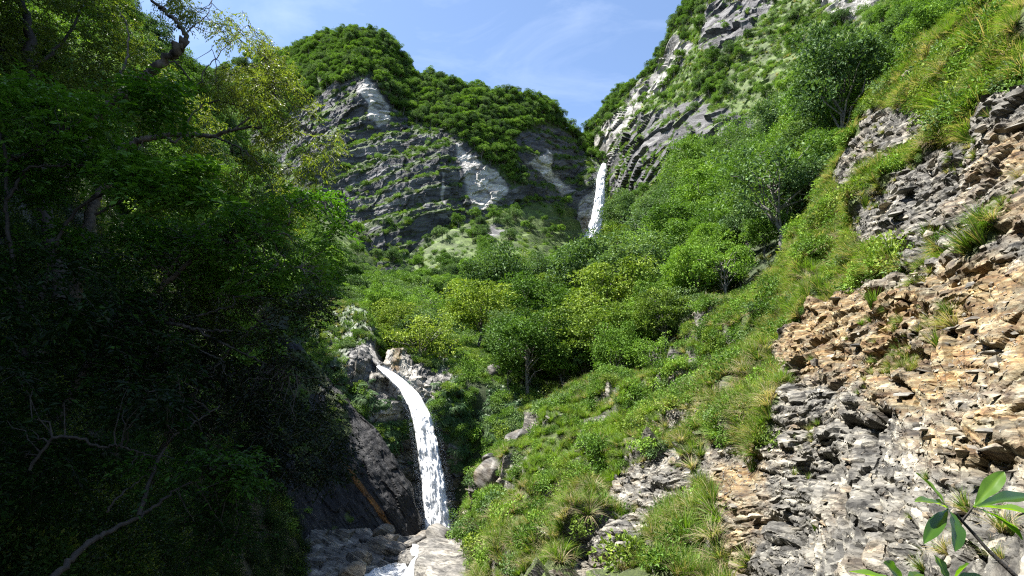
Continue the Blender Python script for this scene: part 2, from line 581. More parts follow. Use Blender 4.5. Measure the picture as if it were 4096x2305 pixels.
M_BARK_NEAR = bark_mat('mottled_bark', (0.022, 0.018, 0.014), (0.12, 0.10, 0.08), 4.0)
#CONT
# ------------------------------------------------------------------ terrain layers
class Layer:
    """a sheet of ground: bottom and top edge curves in the view, distance by thin-plate spline through
    surveyed points; past its crest the ground rolls over and falls away behind"""
    def __init__(self, px0, px1, top, bottom, pts, nu, nv, nb=14, back=60.0, drop=0.15, vpow=1.0):
        self.px0, self.px1, self.nu, self.nv = px0, px1, nu, nv
        self.top = np.array(top, float)
        self.bot = np.array(bottom, float)
        tps = TPS(pts)
        u = np.linspace(px0, px1, nu)
        v = np.linspace(0, 1, nv) ** vpow
        self.vpow = vpow
        tp, bt = np.interp(u, *self.top.T), np.interp(u, *self.bot.T)
        px = np.broadcast_to(u, (nv, nu)).copy()
        py = bt[None] + (tp - bt)[None] * v[:, None]
        P = at(px, py, tps(px, py))
        if nb:
            up = unit(P[-1] - P[-3])
            rows = []
            step = back / nb
            cur = P[-1].copy()
            bdir = unit(np.stack([P[-1, :, 0] * 0.25, P[-1, :, 1], np.zeros(nu)], -1))
            for k in range(nb):
                f = min(1.0, (k + 1) / 4.0)
                d = up * (1 - f) * 0.6 + (bdir * 1.0 + np.array([0, 0, -drop * (0.4 + k / nb * 2)])) * f
                cur = cur + unit(d) * step * (0.25 + 1.5 * k / nb)
                rows.append(cur.copy())
            P = np.concatenate([P, np.stack(rows)])
            px2, py2 = np.repeat(u[None], nb, 0), np.repeat(tp[None], nb, 0)
            px, py = np.concatenate([px, px2]), np.concatenate([py, py2])
        self.P, self.px, self.py = P, px, py
        self.N = self.normals()

    def normals(self):
        du = np.gradient(self.P, axis=1)
        dv = np.gradient(self.P, axis=0)
        n = unit(np.cross(du, dv))
        return n

    def displace(self, h, direction=None):
        self.P = self.P + (self.N if direction is None else direction) * h[..., None]

    def finish(self, name, mat, attrs, kind='structure', smooth_shade=False, label=None):
        self.Nf = self.normals()
        R, C = self.P.shape[:2]
        i = np.arange(R * C).reshape(R, C)
        q = np.stack([i[:-1, :-1], i[:-1, 1:], i[1:, 1:], i[1:, :-1]], -1).reshape(-1, 4)
        me = new_mesh(name, self.P.reshape(-1, 3), q, {k: a.ravel() for k, a in attrs.items()}, smooth_shade, [mat])
        self.obj = link(name, me, kind=kind)
        if label:
            self.obj['label'] = label
        self.attrs = attrs
        return self.obj

    def idx(self, px, py):
        u = (np.asarray(px, float) - self.px0) / (self.px1 - self.px0) * (self.nu - 1)
        tp, bt = np.interp(px, *self.top.T), np.interp(px, *self.bot.T)
        v = np.clip((np.asarray(py, float) - bt) / (tp - bt), 0, 1) ** (1 / self.vpow) * (self.nv - 1)
        return np.clip(v, 0, self.nv - 1.001), np.clip(u, 0, self.nu - 1.001)

    def sample(self, px, py, arr=None):
        v, u = self.idx(px, py)
        a = self.P if arr is None else arr
        i, j = v.astype(int), u.astype(int)
        fv, fu = v - i, u - j
        if a.ndim == 3:
            fv, fu = fv[..., None], fu[..., None]
        return (a[i, j] * (1 - fv) * (1 - fu) + a[i + 1, j] * fv * (1 - fu) + a[i, j + 1] * (1 - fv) * fu + a[i + 1, j + 1] * fv * fu)

    def area_weights(self):
        a = np.linalg.norm(np.cross(np.gradient(self.P, axis=1), np.gradient(self.P, axis=0)), axis=-1)
        return a

    def scatter(self, n, weight, seed=0):
        """n random grid positions, chance by world area times weight; returns position, normal, px, py"""
        r = np.random.default_rng(seed)
        w = np.maximum(self.area_weights() * weight, 0).ravel()
        w = w / w.sum()
        k = r.choice(len(w), size=n, p=w)
        R, C = self.P.shape[:2]
        i, j = k // C, k % C
        i2, j2 = np.minimum(i + 1, R - 1), np.minimum(j + 1, C - 1)
        fu, fv = r.random(n)[:, None], r.random(n)[:, None]
        P = self.P[i, j] + (self.P[i, j2] - self.P[i, j]) * fu + (self.P[i2, j] - self.P[i, j]) * fv
        return P, self.Nf[i, j], self.px[i, j], self.py[i, j]


def zeros(L):
    return np.zeros(L.px.shape)


# --- far ridge seen through the gap left of the domed mountain
ridge = Layer(120, 330, [(120, 40), (170, 62), (205, 80), (240, 66), (290, 60), (330, 50)], [(120, 260), (330, 260)],
              [(120, 45, 620), (205, 80, 600), (290, 60, 560), (330, 60, 560), (120, 250, 420), (220, 180, 460), (330, 250, 420), (220, 250, 420)], 90, 90, back=200)
ridge.displace(fbm(ridge.P, 0.012, 5, 3) * 14)
ridge.finish('mountain_ridge', M_CLIFF, {'veg': np.ones(ridge.px.shape), 'ochre': zeros(ridge), 'pale': zeros(ridge)})

# --- domed mountain with its cliff
dome_top = [(225, 95), (262, 78), (283, 65), (290, 56), (305, 50), (320, 44), (345, 38), (365, 38), (380, 41), (395, 51), (404, 64), (409, 79), (414, 82), (440, 84), (470, 91), (495, 98), (520, 101), (545, 106), (556, 116), (562, 128), (575, 136), (585, 144), (600, 160), (612, 165)]
dome_pts = [(225, 95, 560), (262, 78, 545), (283, 65, 520), (320, 44, 500), (360, 38, 480), (395, 51, 485), (410, 80, 480), (440, 84, 478), (495, 98, 485), (545, 106, 510), (562, 128, 522), (585, 144, 545), (612, 165, 550),
            (240, 130, 500), (300, 105, 455), (345, 88, 436), (375, 90, 436), (400, 120, 445), (430, 120, 450), (470, 130, 446), (510, 140, 456), (545, 140, 482),
            (300, 140, 430), (340, 130, 424), (380, 138, 424), (350, 180, 400), (300, 190, 400), (400, 180, 398), (450, 170, 412), (470, 185, 418), (500, 180, 436), (545, 165, 470), (572, 180, 494), (600, 175, 496), (608, 220, 488), (585, 215, 484), (597, 200, 494),
            (260, 220, 390), (330, 225, 372), (360, 250, 362), (395, 280, 346), (440, 245, 382), (490, 215, 422), (540, 202, 458), (590, 250, 480), (620, 260, 470), (330, 290, 330), (460, 290, 360), (560, 290, 420), (230, 290, 350)]
dome = Layer(225, 612, dome_top, [(225, 285), (612, 285)], dome_pts, 450, 370, nb=20, back=190, drop=0.25)
p = dome.P
nz0 = fbm(p, 0.010, 5, 21) * 7.0
s = p[..., 2] - 0.66 * p[..., 0] + 0.1 * p[..., 1] + fbm(p, 0.006, 4, 5) * 22
led = 0
for per, amp, sd in ((34, 8.0, 1), (15, 3.6, 2), (6.3, 0.9, 3)):
    ph = s / per + fbm(p, 0.02, 3, 50 + sd) * 0.4
    fr = ph - np.floor(ph)
    saw = np.where(fr < 0.80, fr / 0.80, (1 - fr) / 0.20)            # overhang side up, ledge on top
    led = led + amp * saw * (0.55 + 0.45 * fbm(p, 0.013, 3, 70 + sd))
vert = fbm(p * np.array([1, 1, 0.28]), 0.05, 4, 31, ridged=True) * 2.6
fh, fe = facets((p[..., 0] + fbm(p, 0.05, 2, 91) * 6) / 9, s / 12, 90, 0.7)
fh2, fe2 = facets(p[..., 0] / 3.2, s / 4, 97, 0.7)
pxo, pyo = dome.px, dome.py
dome.px = pxo + 9 * fbm(p, 0.022, 3, 61)
dome.py = pyo + 9 * fbm(p, 0.022, 3, 62)
lower = poly_mask(dome.px, dome.py, [(290, 140), (400, 132), (440, 150), (470, 240), (395, 285), (290, 285)], 25)
hh = nz0 + led * (0.35 + 0.75 * lower) + vert * 0.65 + fh * 1.1 + fh2 * 0.4
dome.displace(hh)
nf = dome.normals()
px, py = dome.px, dome.py
wob = fbm(p, 0.03, 4, 44)
treezone = np.maximum.reduce([
    poly_mask(px, py, [(215, 130), (225, 40), (340, 20), (420, 30), (409, 76), (412, 122), (402, 112), (388, 96), (372, 76), (352, 78), (335, 86), (316, 98), (296, 112), (270, 135)], 4),
    poly_mask(px, py, [(404, 70), (440, 70), (495, 80), (560, 90), (600, 140), (606, 160), (582, 150), (564, 133), (540, 128), (522, 132), (516, 150), (527, 190), (516, 190), (488, 162), (464, 138), (430, 128), (410, 124)], 4)])
pale = np.maximum.reduce([poly_mask(px, py, q, 7) for q in (
    [(352, 86), (369, 77), (380, 92), (391, 106), (398, 130), (377, 135), (362, 122), (366, 106)],
    [(455, 138), (470, 150), (488, 165), (504, 174), (510, 186), (506, 199), (488, 214), (466, 229), (468, 208), (463, 175)],
    [(441, 176), (448, 178), (450, 208), (444, 210)],
    [(527, 167), (547, 150), (553, 170), (560, 180), (576, 196), (558, 199), (537, 179)],
    [(574, 205), (588, 195), (600, 168), (616, 172), (618, 226), (590, 256), (568, 250)])])
pale = np.clip(pale * smooth(fbm(p * np.array([1, 1, 0.4]), 0.05, 4, 46) + 0.9 * (pale - 0.5), -0.35, 0.25), 0, 1)
bandv = 0
for per, sd in ((34, 1), (15, 2)):
    ph = s / per + fbm(p, 0.02, 3, 50 + sd) * 0.4
    fr = ph - np.floor(ph)
    bandv = np.maximum(bandv, smooth(fr, 0.60, 0.78) * (1 - smooth(fr, 0.93, 1.0)) * smooth(fbm(p, 0.016, 3, 80 + sd) + 0.2, -0.1, 0.2))
vegz = np.maximum(treezone, np.maximum(bandv, smooth(nf[..., 2] + wob * 0.3, 0.42, 0.6) * 0.8) * (1 - 0.85 * pale))
# turf grows over the left skirts and the foot of the cliff
skirt = np.maximum(poly_mask(px, py, [(280, 150), (318, 165), (338, 190), (335, 225), (365, 255), (300, 290), (220, 290), (220, 120)], 12), 0)
vegz = np.maximum(vegz, skirt * smooth(nf[..., 2] + wob * 0.35, 0.05, 0.3))
dome.veg = vegz
dome.pale_m = pale
dome.finish('mountain_cliff', M_CLIFF, {'veg': vegz * 0.9, 'ochre': poly_mask(px, py, [(578, 215), (592, 215), (594, 250), (570, 250)], 5) * 0.55 + 0.1 * pale, 'pale': pale * 0.76})
dome.tree_m = treezone
dome.px, dome.py = pxo, pyo

# --- right-hand mountain above the upper fall
rm_top = [(560, 175), (582, 150), (590, 128), (598, 118), (612, 99), (636, 85), (656, 68), (672, 44), (677, 24), (692, 4), (712, -30), (760, -90), (850, -170), (1000, -260), (1120, -300)]
rm_pts = [(560, 175, 575), (584, 145, 560), (612, 99, 530), (656, 68, 480), (677, 24, 440), (712, -30, 420), (760, -90, 410), (850, -170, 400), (1000, -260, 380), (1120, -300, 370),
          (600, 160, 520), (625, 130, 460), (650, 110, 420), (690, 60, 380), (720, 20, 365), (760, -20, 360), (800, -60, 350),
          (612, 190, 470), (640, 165, 395), (670, 140, 355), (710, 110, 325), (750, 110, 300), (760, 60, 310), (820, 20, 295), (900, -60, 280), (1000, -150, 270), (1120, -200, 250),
          (620, 240, 440), (660, 215, 340), (700, 190, 300), (740, 165, 270), (790, 130, 245), (840, 90, 225), (900, 40, 205), (960, -20, 195), (1120, -60, 170),
          (600, 300, 380), (700, 280, 240), (800, 250, 190), (900, 180, 165), (1000, 100, 150), (1120, 60, 140), (620, 340, 330)]
rmt = Layer(560, 1120, rm_top, [(560, 330), (700, 300), (1120, 120)], rm_pts, 420, 330, nb=18, back=160, drop=0.3)
p = rmt.P
s = p[..., 2] * 0.9 - 0.62 * p[..., 0] + 0.05 * p[..., 1] + fbm(p, 0.012, 4, 15) * 16
outc = poly_mask(rmt.px, rmt.py, [(619, 128), (640, 119), (670, 111), (702, 98), (716, 110), (745, 116), (757, 127), (745, 140), (722, 140), (694, 146), (674, 155), (662, 172), (644, 190), (612, 196), (606, 170)], 6)
rock2 = poly_mask(rmt.px, rmt.py, [(698, 50), (708, 10), (716, -30), (780, -30), (772, 4), (752, 32), (724, 57)], 5)
stripe = poly_mask(rmt.px, rmt.py, [(586, 162), (594, 138), (610, 118), (630, 97), (650, 76), (666, 54), (678, 36), (694, 44), (684, 68), (666, 92), (646, 115), (628, 136), (616, 160), (602, 172)], 5)
scree_r = poly_mask(rmt.px, rmt.py, [(818, 8), (826, -30), (880, -30), (872, 16), (846, 24)], 6)
bare = np.maximum.reduce([outc, rock2, stripe, scree_r])
led = 0
for per, amp, sd in ((26, 3.2, 1), (12, 1.6, 2)):
    ph = s / per + fbm(p, 0.03, 3, 150 + sd) * 0.4
    fr = ph - np.floor(ph)
    led = led + amp * np.where(fr < 0.75, fr / 0.75, (1 - fr) / 0.25) * (0.6 + 0.4 * fbm(p, 0.02, 2, 170 + sd))
fh, fe = facets((p[..., 0] + fbm(p, 0.06, 2, 191) * 5) / 7, s / 6, 190, 0.8)
rmt.displace(fbm(p, 0.009, 5, 121) * 8 + led * (0.18 + 0.75 * bare) + fh * (0.6 + 1.6 * bare) + fbm(p, 0.06, 4, 131) * 2.0)
nf = rmt.normals()
wob = fbm(p, 0.035, 4, 144)
vg = np.clip(1.0 - np.maximum(np.maximum(outc, stripe * 1.1) * smooth(0.75 - nf[..., 2] + wob * 0.3, 0.0, 0.25), np.maximum(rock2, scree_r) * 0.9) - 0.12 * smooth(wob, 0.2, 0.5), 0, 1)
vg = np.maximum(vg, smooth(nf[..., 2] + wob * 0.3, 0.62, 0.8) * 0.9)
rmt.veg = vg
rmt.bare = bare
rmt.finish('mountain', M_RIGHTMT, {'veg': vg, 'ochre': zeros(rmt) + 0.06, 'pale': np.maximum(stripe * 0.75, np.maximum(rock2 * 0.5 * smooth(wob, -0.2, 0.2), scree_r * 0.8)) * 0.8})

# --- scree slope and upper valley under the cliff
sc_top = [(250, 200), (330, 226), (360, 250), (395, 279), (440, 243), (490, 214), (540, 201), (572, 206), (592, 242), (640, 236)]
sc_pts = [(250, 200, 380), (330, 226, 366), (360, 250, 356), (395, 279, 340), (440, 243, 376), (490, 214, 416), (540, 201, 452), (572, 206, 476), (592, 242, 474), (640, 236, 470),
          (300, 250, 300), (340, 270, 285), (380, 292, 255), (430, 280, 300), (480, 255, 345), (530, 235, 395), (560, 240, 425), (600, 260, 430), (640, 260, 430),
          (250, 300, 220), (320, 305, 195), (380, 318, 168), (430, 312, 200), (480, 295, 250), (530, 275, 310), (580, 280, 350), (640, 300, 340),
          (300, 340, 132), (350, 340, 126), (400, 336, 122), (450, 335, 132), (500, 330, 165), (560, 320, 230), (640, 340, 260), (300, 390, 112), (400, 380, 108), (500, 390, 112), (640, 390, 180)]
scr = Layer(250, 640, sc_top, [(250, 385), (640, 385)], sc_pts, 330, 240, nb=6, back=20, drop=-0.6)
p = scr.P
s = p[..., 2] - 0.3 * p[..., 0] + fbm(p, 0.01, 4, 205) * 14
ph = s / 13.0
fr = ph - np.floor(ph)
far = smooth(p[..., 1], 200, 300)
scr.displace(fbm(p, 0.012, 5, 221) * 6 * (0.3 + far) + far * 2.0 * np.where(fr < 0.7, fr / 0.7, (1 - fr) / 0.3) + fbm(p, 0.09, 3, 222) * 1.2)
wob = fbm(p, 0.03, 4, 244)
streak = poly_mask(scr.px, scr.py, [(470, 232), (500, 222), (520, 226), (480, 246), (430, 270), (405, 285), (400, 278), (440, 252)], 5)
scr.veg = np.clip(1 - streak * smooth(wob, -0.1, 0.25) - 0.3 * smooth(wob, 0.25, 0.5), 0, 1)
scr.finish('hillside', M_RIGHTMT, {'veg': scr.veg, 'ochre': zeros(scr) + poly_mask(scr.px, scr.py, [(560, 225), (592, 225), (596, 250), (565, 250)], 6) * 0.5, 'pale': zeros(scr) + poly_mask(scr.px, scr.py, [(572, 215), (596, 225), (600, 252), (580, 252)], 5) * 0.8})

# --- forested spur on the right side of the valley
fo_top = [(440, 352), (480, 320), (520, 295), (560, 270), (590, 258), (612, 246), (640, 222), (680, 180), (720, 155), (760, 142), (800, 128), (850, 92), (900, 45), (950, -5), (1010, -70), (1100, -140)]
fo_pts = [(440, 352, 118), (480, 320, 170), (520, 295, 240), (560, 270, 290), (590, 258, 310), (612, 246, 310), (640, 222, 285), (680, 180, 250), (720, 155, 230), (760, 142, 210), (800, 128, 190), (850, 92, 170), (900, 45, 152), (950, -5, 140), (1010, -70, 130), (1100, -140, 122),
          (470, 370, 104), (520, 340, 145), (560, 310, 195), (600, 290, 210), (650, 270, 190), (700, 230, 178), (750, 200, 160), (800, 170, 148), (850, 130, 134), (900, 80, 118), (960, 20, 104), (1100, -60, 92),
          (470, 420, 98), (520, 400, 100), (560, 370, 118), (620, 350, 128), (680, 310, 122), (740, 270, 112), (800, 230, 100), (850, 180, 90), (900, 120, 80), (960, 60, 74), (1100, 0, 66),
          (470, 520, 94), (520, 460, 92), (560, 430, 92), (620, 410, 88), (680, 380, 84), (740, 330, 80), (800, 290, 74), (850, 240, 68), (900, 180, 62), (960, 120, 58), (1100, 60, 54), (480, 560, 90), (560, 500, 86), (640, 460, 80), (720, 420, 72)]
forest = Layer(440, 1100, fo_top, [(440, 560), (500, 560), (720, 430), (860, 260), (1100, 90)], fo_pts, 340, 240, nb=10, back=45, drop=0.3)
p = forest.P
forest.displace(fbm(p, 0.03, 5, 321) * 3.5 + fbm(p, 0.2, 3, 322) * 0.5)
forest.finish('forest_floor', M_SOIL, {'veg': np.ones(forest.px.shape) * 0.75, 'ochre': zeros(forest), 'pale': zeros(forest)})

# --- dark wooded hillside on the left
lh_top = [(-260, -420), (-100, -260), (0, -130), (60, -50), (99, 6), (130, 40), (162, 68), (190, 98), (225, 138), (270, 190), (310, 235), (345, 285), (356, 320)]
lh_pts = [(-260, -420, 150), (0, -130, 150), (99, 6, 150), (162, 68, 165), (225, 138, 195), (310, 235, 240), (356, 320, 170), (345, 285, 215),
          (-260, -100, 55), (-100, 0, 62), (0, 60, 70), (80, 120, 85), (150, 170, 100), (220, 220, 125), (280, 270, 135), (320, 310, 125),
          (-260, 200, 24), (-100, 200, 32), (0, 220, 40), (100, 250, 52), (200, 300, 72), (280, 340, 96), (330, 350, 108),
          (-260, 400, 14), (-100, 400, 19), (0, 400, 25), (100, 420, 35), (200, 440, 52), (280, 450, 84), (330, 470, 98),
          (-260, 640, 9), (-100, 640, 11), (0, 640, 14), (100, 640, 20), (200, 640, 34), (280, 640, 60), (350, 640, 84), (350, 560, 94), (380, 560, 98)]
lhill = Layer(-260, 356, lh_top, [(-260, 640), (356, 640)], lh_pts, 260, 300, nb=14, back=90, drop=0.2)
p = lhill.P
near = 1 - smooth(p[..., 1], 30, 120)
lhill.displace(fbm(p, 0.03, 5, 421) * (4.5 - 3.2 * near) + fbm(p, 0.25, 4, 422) * 0.7)
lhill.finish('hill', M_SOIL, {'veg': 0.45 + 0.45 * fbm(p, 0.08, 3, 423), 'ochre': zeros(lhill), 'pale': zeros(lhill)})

# --- unseen rest of the left hillside, its crest shaped to shade the near trees
yy = np.linspace(-70, 62, 80)
tt = np.linspace(0, 1.5, 70)
YY, TT = np.meshgrid(yy, tt, indexing='ij')
base_x = np.interp(YY, [-70, 0, 15, 30, 62], [-16, -15, -17, -27, -60])
crest_x = np.interp(YY, [-70, -20, 26, 40, 62], [-34, -34, -37, -52, -82])
crest_z = np.interp(YY, [-70, -20, 26, 40, 62], [43, 47, 48, 54, 58])
base_z = np.interp(YY, [-70, 15, 30, 62], [-3, -1, 4, 30])
k_ = np.minimum(TT, 1.0)
HX = base_x + (crest_x - base_x) * k_ - np.maximum(TT - 1, 0) * 90
HZ = base_z + (crest_z - base_z) * (k_ * 1.15 - 0.15 * k_ ** 2) + np.maximum(TT - 1, 0) * 12
HP = np.stack([HX, YY, HZ], -1)
HP = HP + fbm(HP, 0.05, 4, 431)[..., None] * np.array([2.5, 0, 2.0])
i = np.arange(80 * 70).reshape(80, 70)
bank = link('hill', new_mesh('hill', HP.reshape(-1, 3), np.stack([i[:-1, :-1], i[:-1, 1:], i[1:, 1:], i[1:, :-1]], -1).reshape(-1, 4), {'veg': np.full(5600, 0.6), 'ochre': np.zeros(5600), 'pale': np.zeros(5600)}, True, [M_SOIL]), kind='structure')

# --- gorge walls round the lower fall
go_top = [(275, 352), (300, 322), (320, 306), (345, 303), (362, 311), (371, 333), (377, 364), (382, 367), (388, 358), (397, 350), (412, 343), (440, 338), (480, 348), (530, 356)]
go_pts = [(275, 352, 100), (300, 322, 106), (345, 303, 112), (362, 311, 106), (371, 335, 101), (377, 364, 97), (382, 367, 97), (390, 356, 101), (412, 343, 108), (440, 338, 116), (480, 348, 118), (530, 356, 116),
          (300, 350, 97), (340, 340, 99), (360, 360, 94.5), (376, 385, 93.5), (392, 386, 95.5), (405, 375, 97), (430, 375, 98), (460, 375, 100), (490, 390, 101), (520, 390, 104),
          (350, 400, 91), (380, 410, 91.5), (400, 410, 94), (415, 412, 96.5), (432, 420, 94.5), (455, 415, 95), (480, 430, 99), (520, 430, 100),
          (360, 450, 89.5), (395, 450, 91.5), (415, 450, 96), (430, 455, 96), (452, 450, 93.5), (470, 460, 96.5), (485, 470, 99), (520, 480, 96),
          (390, 500, 90), (415, 500, 95), (435, 500, 95), (458, 500, 95), (470, 500, 97.5), (490, 510, 97), (530, 500, 94), (300, 560, 90), (400, 560, 90), (440, 560, 94), (480, 560, 96), (530, 560, 93)]
gorge = Layer(275, 530, go_top, [(275, 560), (530, 560)], go_pts, 260, 240, nb=12, back=22, drop=0.1)
p = gorge.P
fh, fe = facets(p[..., 0] / 2.6 + p[..., 2] * 0.12, p[..., 2] / 2.2 - p[..., 0] * 0.2, 490, 0.9)
fh2, fe2 = facets(p[..., 0] / 0.9, p[..., 2] / 0.7 + p[..., 0] * 0.3, 497, 0.9)
gorge.displace(fbm(p, 0.12, 5, 521) * 1.5 + fh * 0.5 + fh2 * 0.16 + fbm(p, 0.9, 3, 522) * 0.12)
nf = gorge.normals()
px, py = gorge.px, gorge.py
wob = fbm(p, 0.25, 4, 523)
top_g = poly_mask(px, py, [(270, 300), (345, 290), (365, 312), (372, 340), (350, 345), (345, 380), (375, 395), (400, 420), (420, 415), (412, 398), (440, 395), (455, 370), (412, 362), (400, 352), (430, 330), (540, 340), (540, 450), (490, 465), (480, 440), (460, 450), (440, 432), (430, 430), (414, 440), (360, 450), (270, 400)], 8)
rockbits = np.maximum(poly_mask(px, py, [(384, 352), (402, 352), (420, 372), (436, 392), (430, 404), (412, 392), (396, 374), (380, 366)], 3), poly_mask(px, py, [(364, 403), (400, 408), (404, 420), (370, 420)], 3))
gorge.rockbits = rockbits
gorge.veg = np.clip(top_g * smooth(nf[..., 2] + wob * 0.5, -0.5, 0.0) - rockbits, 0, 1)
gorge.finish('gorge_cliff', M_GORGE, {'veg': gorge.veg, 'ochre': poly_mask(px, py, [(392, 352), (402, 352), (398, 376), (390, 376)], 2.5) * 0.75 + 0.12, 'pale': rockbits * 0.7})

# --- smooth dark rock slab left of the lower fall
sl_top = [(230, 300), (270, 325), (300, 352), (322, 374), (347, 398), (372, 428), (396, 463), (410, 492), (421, 533), (424, 560)]
sl_pts = [(230, 300, 90), (270, 325, 92), (300, 352, 91), (347, 398, 89.5), (372, 428, 88.6), (396, 463, 87.6), (410, 492, 87.2), (421, 533, 86.6), (424, 560, 86.0),
          (290, 365, 90), (335, 410, 88.0), (380, 465, 86.6), (402, 510, 86.0), (412, 545, 85.4),
          (230, 400, 82), (300, 420, 85.5), (330, 450, 85.3), (360, 490, 84.6), (390, 535, 84.2), (300, 500, 80), (340, 540, 80.5), (370, 560, 81), (230, 560, 68), (300, 600, 72), (350, 600, 75), (400, 600, 80)]
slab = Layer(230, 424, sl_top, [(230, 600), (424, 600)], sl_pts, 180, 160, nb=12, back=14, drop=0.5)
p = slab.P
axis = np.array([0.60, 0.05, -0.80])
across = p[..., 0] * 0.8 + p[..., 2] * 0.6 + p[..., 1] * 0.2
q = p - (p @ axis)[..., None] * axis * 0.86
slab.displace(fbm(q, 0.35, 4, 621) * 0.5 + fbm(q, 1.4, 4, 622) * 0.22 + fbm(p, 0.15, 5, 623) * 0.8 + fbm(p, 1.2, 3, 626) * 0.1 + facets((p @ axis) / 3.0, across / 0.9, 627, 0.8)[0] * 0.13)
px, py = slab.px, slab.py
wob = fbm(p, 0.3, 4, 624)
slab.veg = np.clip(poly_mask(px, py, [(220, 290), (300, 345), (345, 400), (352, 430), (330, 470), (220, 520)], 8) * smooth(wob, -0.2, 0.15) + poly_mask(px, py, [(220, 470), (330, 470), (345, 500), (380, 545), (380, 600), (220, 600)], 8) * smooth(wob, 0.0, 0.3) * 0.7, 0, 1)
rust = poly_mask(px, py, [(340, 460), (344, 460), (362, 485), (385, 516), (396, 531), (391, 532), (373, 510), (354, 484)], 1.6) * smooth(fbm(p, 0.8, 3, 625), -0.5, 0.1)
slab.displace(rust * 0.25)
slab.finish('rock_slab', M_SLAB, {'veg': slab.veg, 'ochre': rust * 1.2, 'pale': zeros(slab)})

# --- stream bed with pale bedrock under the lower fall
sb_top = [(290, 548), (310, 538), (325, 532), (345, 532), (400, 529), (450, 530), (466, 534), (482, 520), (495, 505), (510, 505)]
sb_pts = [(290, 548, 77), (290, 620, 56), (325, 530, 78), (345, 532, 80), (400, 529, 87.5), (450, 530, 91), (466, 534, 89), (482, 520, 84), (495, 505, 80), (510, 505, 76),
          (340, 550, 74), (380, 548, 78), (415, 545, 79), (430, 540, 78), (450, 545, 74), (470, 545, 70), (500, 530, 66),
          (350, 570, 68), (380, 570, 71), (405, 568, 71), (418, 560, 66), (440, 560, 64), (470, 565, 60), (510, 570, 56),
          (330, 620, 58), (400, 620, 60), (450, 620, 52), (510, 620, 46)]
sbed = Layer(290, 510, sb_top, [(290, 620), (510, 620)], sb_pts, 240, 150, nb=6, back=6, drop=0.1)
p = sbed.P
fh, fe = facets(p[..., 0] / 1.8, p[..., 1] / 2.6, 690, 0.9)
left = poly_mask(sbed.px, sbed.py, [(280, 520), (400, 525), (415, 560), (325, 600)], 8)
sbed.displace(fbm(p, 0.3, 5, 721) * 0.55 + fh * 0.35 * left + fbm(p, 1.3, 3, 722) * 0.1)
wob = fbm(p, 0.5, 3, 723)
sbed.veg = poly_mask(sbed.px, sbed.py, [(482, 515), (520, 480), (520, 640), (470, 640), (462, 566), (470, 540)], 6) * smooth(wob, -0.2, 0.1)
sbed.finish('stream_bed', M_BOULDER, {'veg': sbed.veg, 'ochre': zeros(sbed) + 0.12, 'pale': 0.4 * smooth(wob, -0.2, 0.3) + 0.1})

# --- near slope of broken schist on the right
nr_top = [(462, 600), (470, 556), (476, 520), (480, 490), (487, 474), (505, 448), (540, 415), (575, 398), (610, 392), (650, 378), (690, 352), (715, 318), (750, 292), (785, 262), (815, 228), (838, 190), (848, 160), (880, 112), (920, 70), (960, 35), (1024, -15), (1140, -110)]
nr_pts = [(462, 600, 58), (476, 520, 70), (482, 485, 74), (505, 448, 78), (540, 415, 80), (610, 392, 76), (690, 352, 66), (750, 292, 60), (815, 228, 54), (848, 160, 50), (920, 70, 44), (1024, -15, 38), (1140, -110, 32),
          (470, 540, 62), (510, 490, 66), (550, 450, 68), (600, 430, 64), (660, 410, 58), (720, 360, 52), (770, 315, 47), (820, 270, 43), (860, 210, 40), (910, 140, 36), (970, 80, 31.5), (1040, 20, 28), (1140, -40, 24),
          (500, 560, 50), (550, 500, 54), (600, 480, 50), (650, 460, 46), (700, 430, 43), (750, 390, 40), (800, 340, 37), (850, 290, 33.5), (900, 240, 30), (950, 190, 26.5), (1024, 130, 22), (1140, 80, 18),
          (560, 570, 42), (620, 540, 38), (680, 500, 36), (740, 460, 33), (790, 410, 30), (850, 360, 26), (900, 310, 23), (960, 260, 19.5), (1024, 210, 16.5), (1140, 180, 13),
          (640, 580, 33), (700, 560, 29), (760, 520, 26), (820, 460, 23.5), (880, 410, 20), (940, 360, 17), (1024, 310, 13.5), (1140, 280, 10.5),
          (560, 650, 33), (640, 650, 27), (720, 650, 22), (800, 570, 20), (860, 520, 17.5), (920, 470, 15), (1024, 420, 11), (1140, 400, 8.5),
          (800, 650, 17), (880, 650, 13.5), (920, 576, 12.5), (1024, 540, 9), (1024, 650, 7.5), (1140, 520, 7), (1140, 650, 6)]
nslope = Layer(462, 1130, nr_top, [(462, 645), (1130, 645)], nr_pts, 650, 580, nb=16, back=26, drop=0.5)
p = nslope.P
px, py = nslope.px, nslope.py
bare_polys = [
    [(1140, 95), (1024, 92), (990, 104), (968, 142), (940, 148), (905, 170), (886, 188), (868, 205), (850, 222), (842, 236), (868, 244), (880, 262), (900, 262), (925, 240), (948, 244), (930, 262), (890, 278), (850, 283), (822, 300), (800, 312), (774, 345), (790, 392), (778, 430), (768, 462), (752, 452), (735, 440), (716, 446), (700, 470), (715, 510), (722, 548), (715, 600), (1140, 650)],
    [(612, 478), (632, 462), (668, 452), (688, 462), (690, 492), (660, 500), (650, 540), (668, 580), (600, 590), (592, 560), (640, 548), (622, 520), (604, 505)],
    [(848, 160), (880, 118), (905, 110), (935, 120), (920, 140), (885, 160), (862, 190), (846, 200)]]
bare = np.maximum.reduce([poly_mask(px, py, q, 9) for q in bare_polys])
wobl = fbm(p, 0.35, 4, 812)
bare = np.maximum(bare, 0.75 * smooth(fbm(p, 0.16, 3, 813), 0.30, 0.42) * (px < 860))
bare = smooth(bare + wobl * 0.8, 0.32, 0.68)
nb_ = np.array([-0.06, -0.11, 0.99])
nb_ = nb_ / np.linalg.norm(nb_)
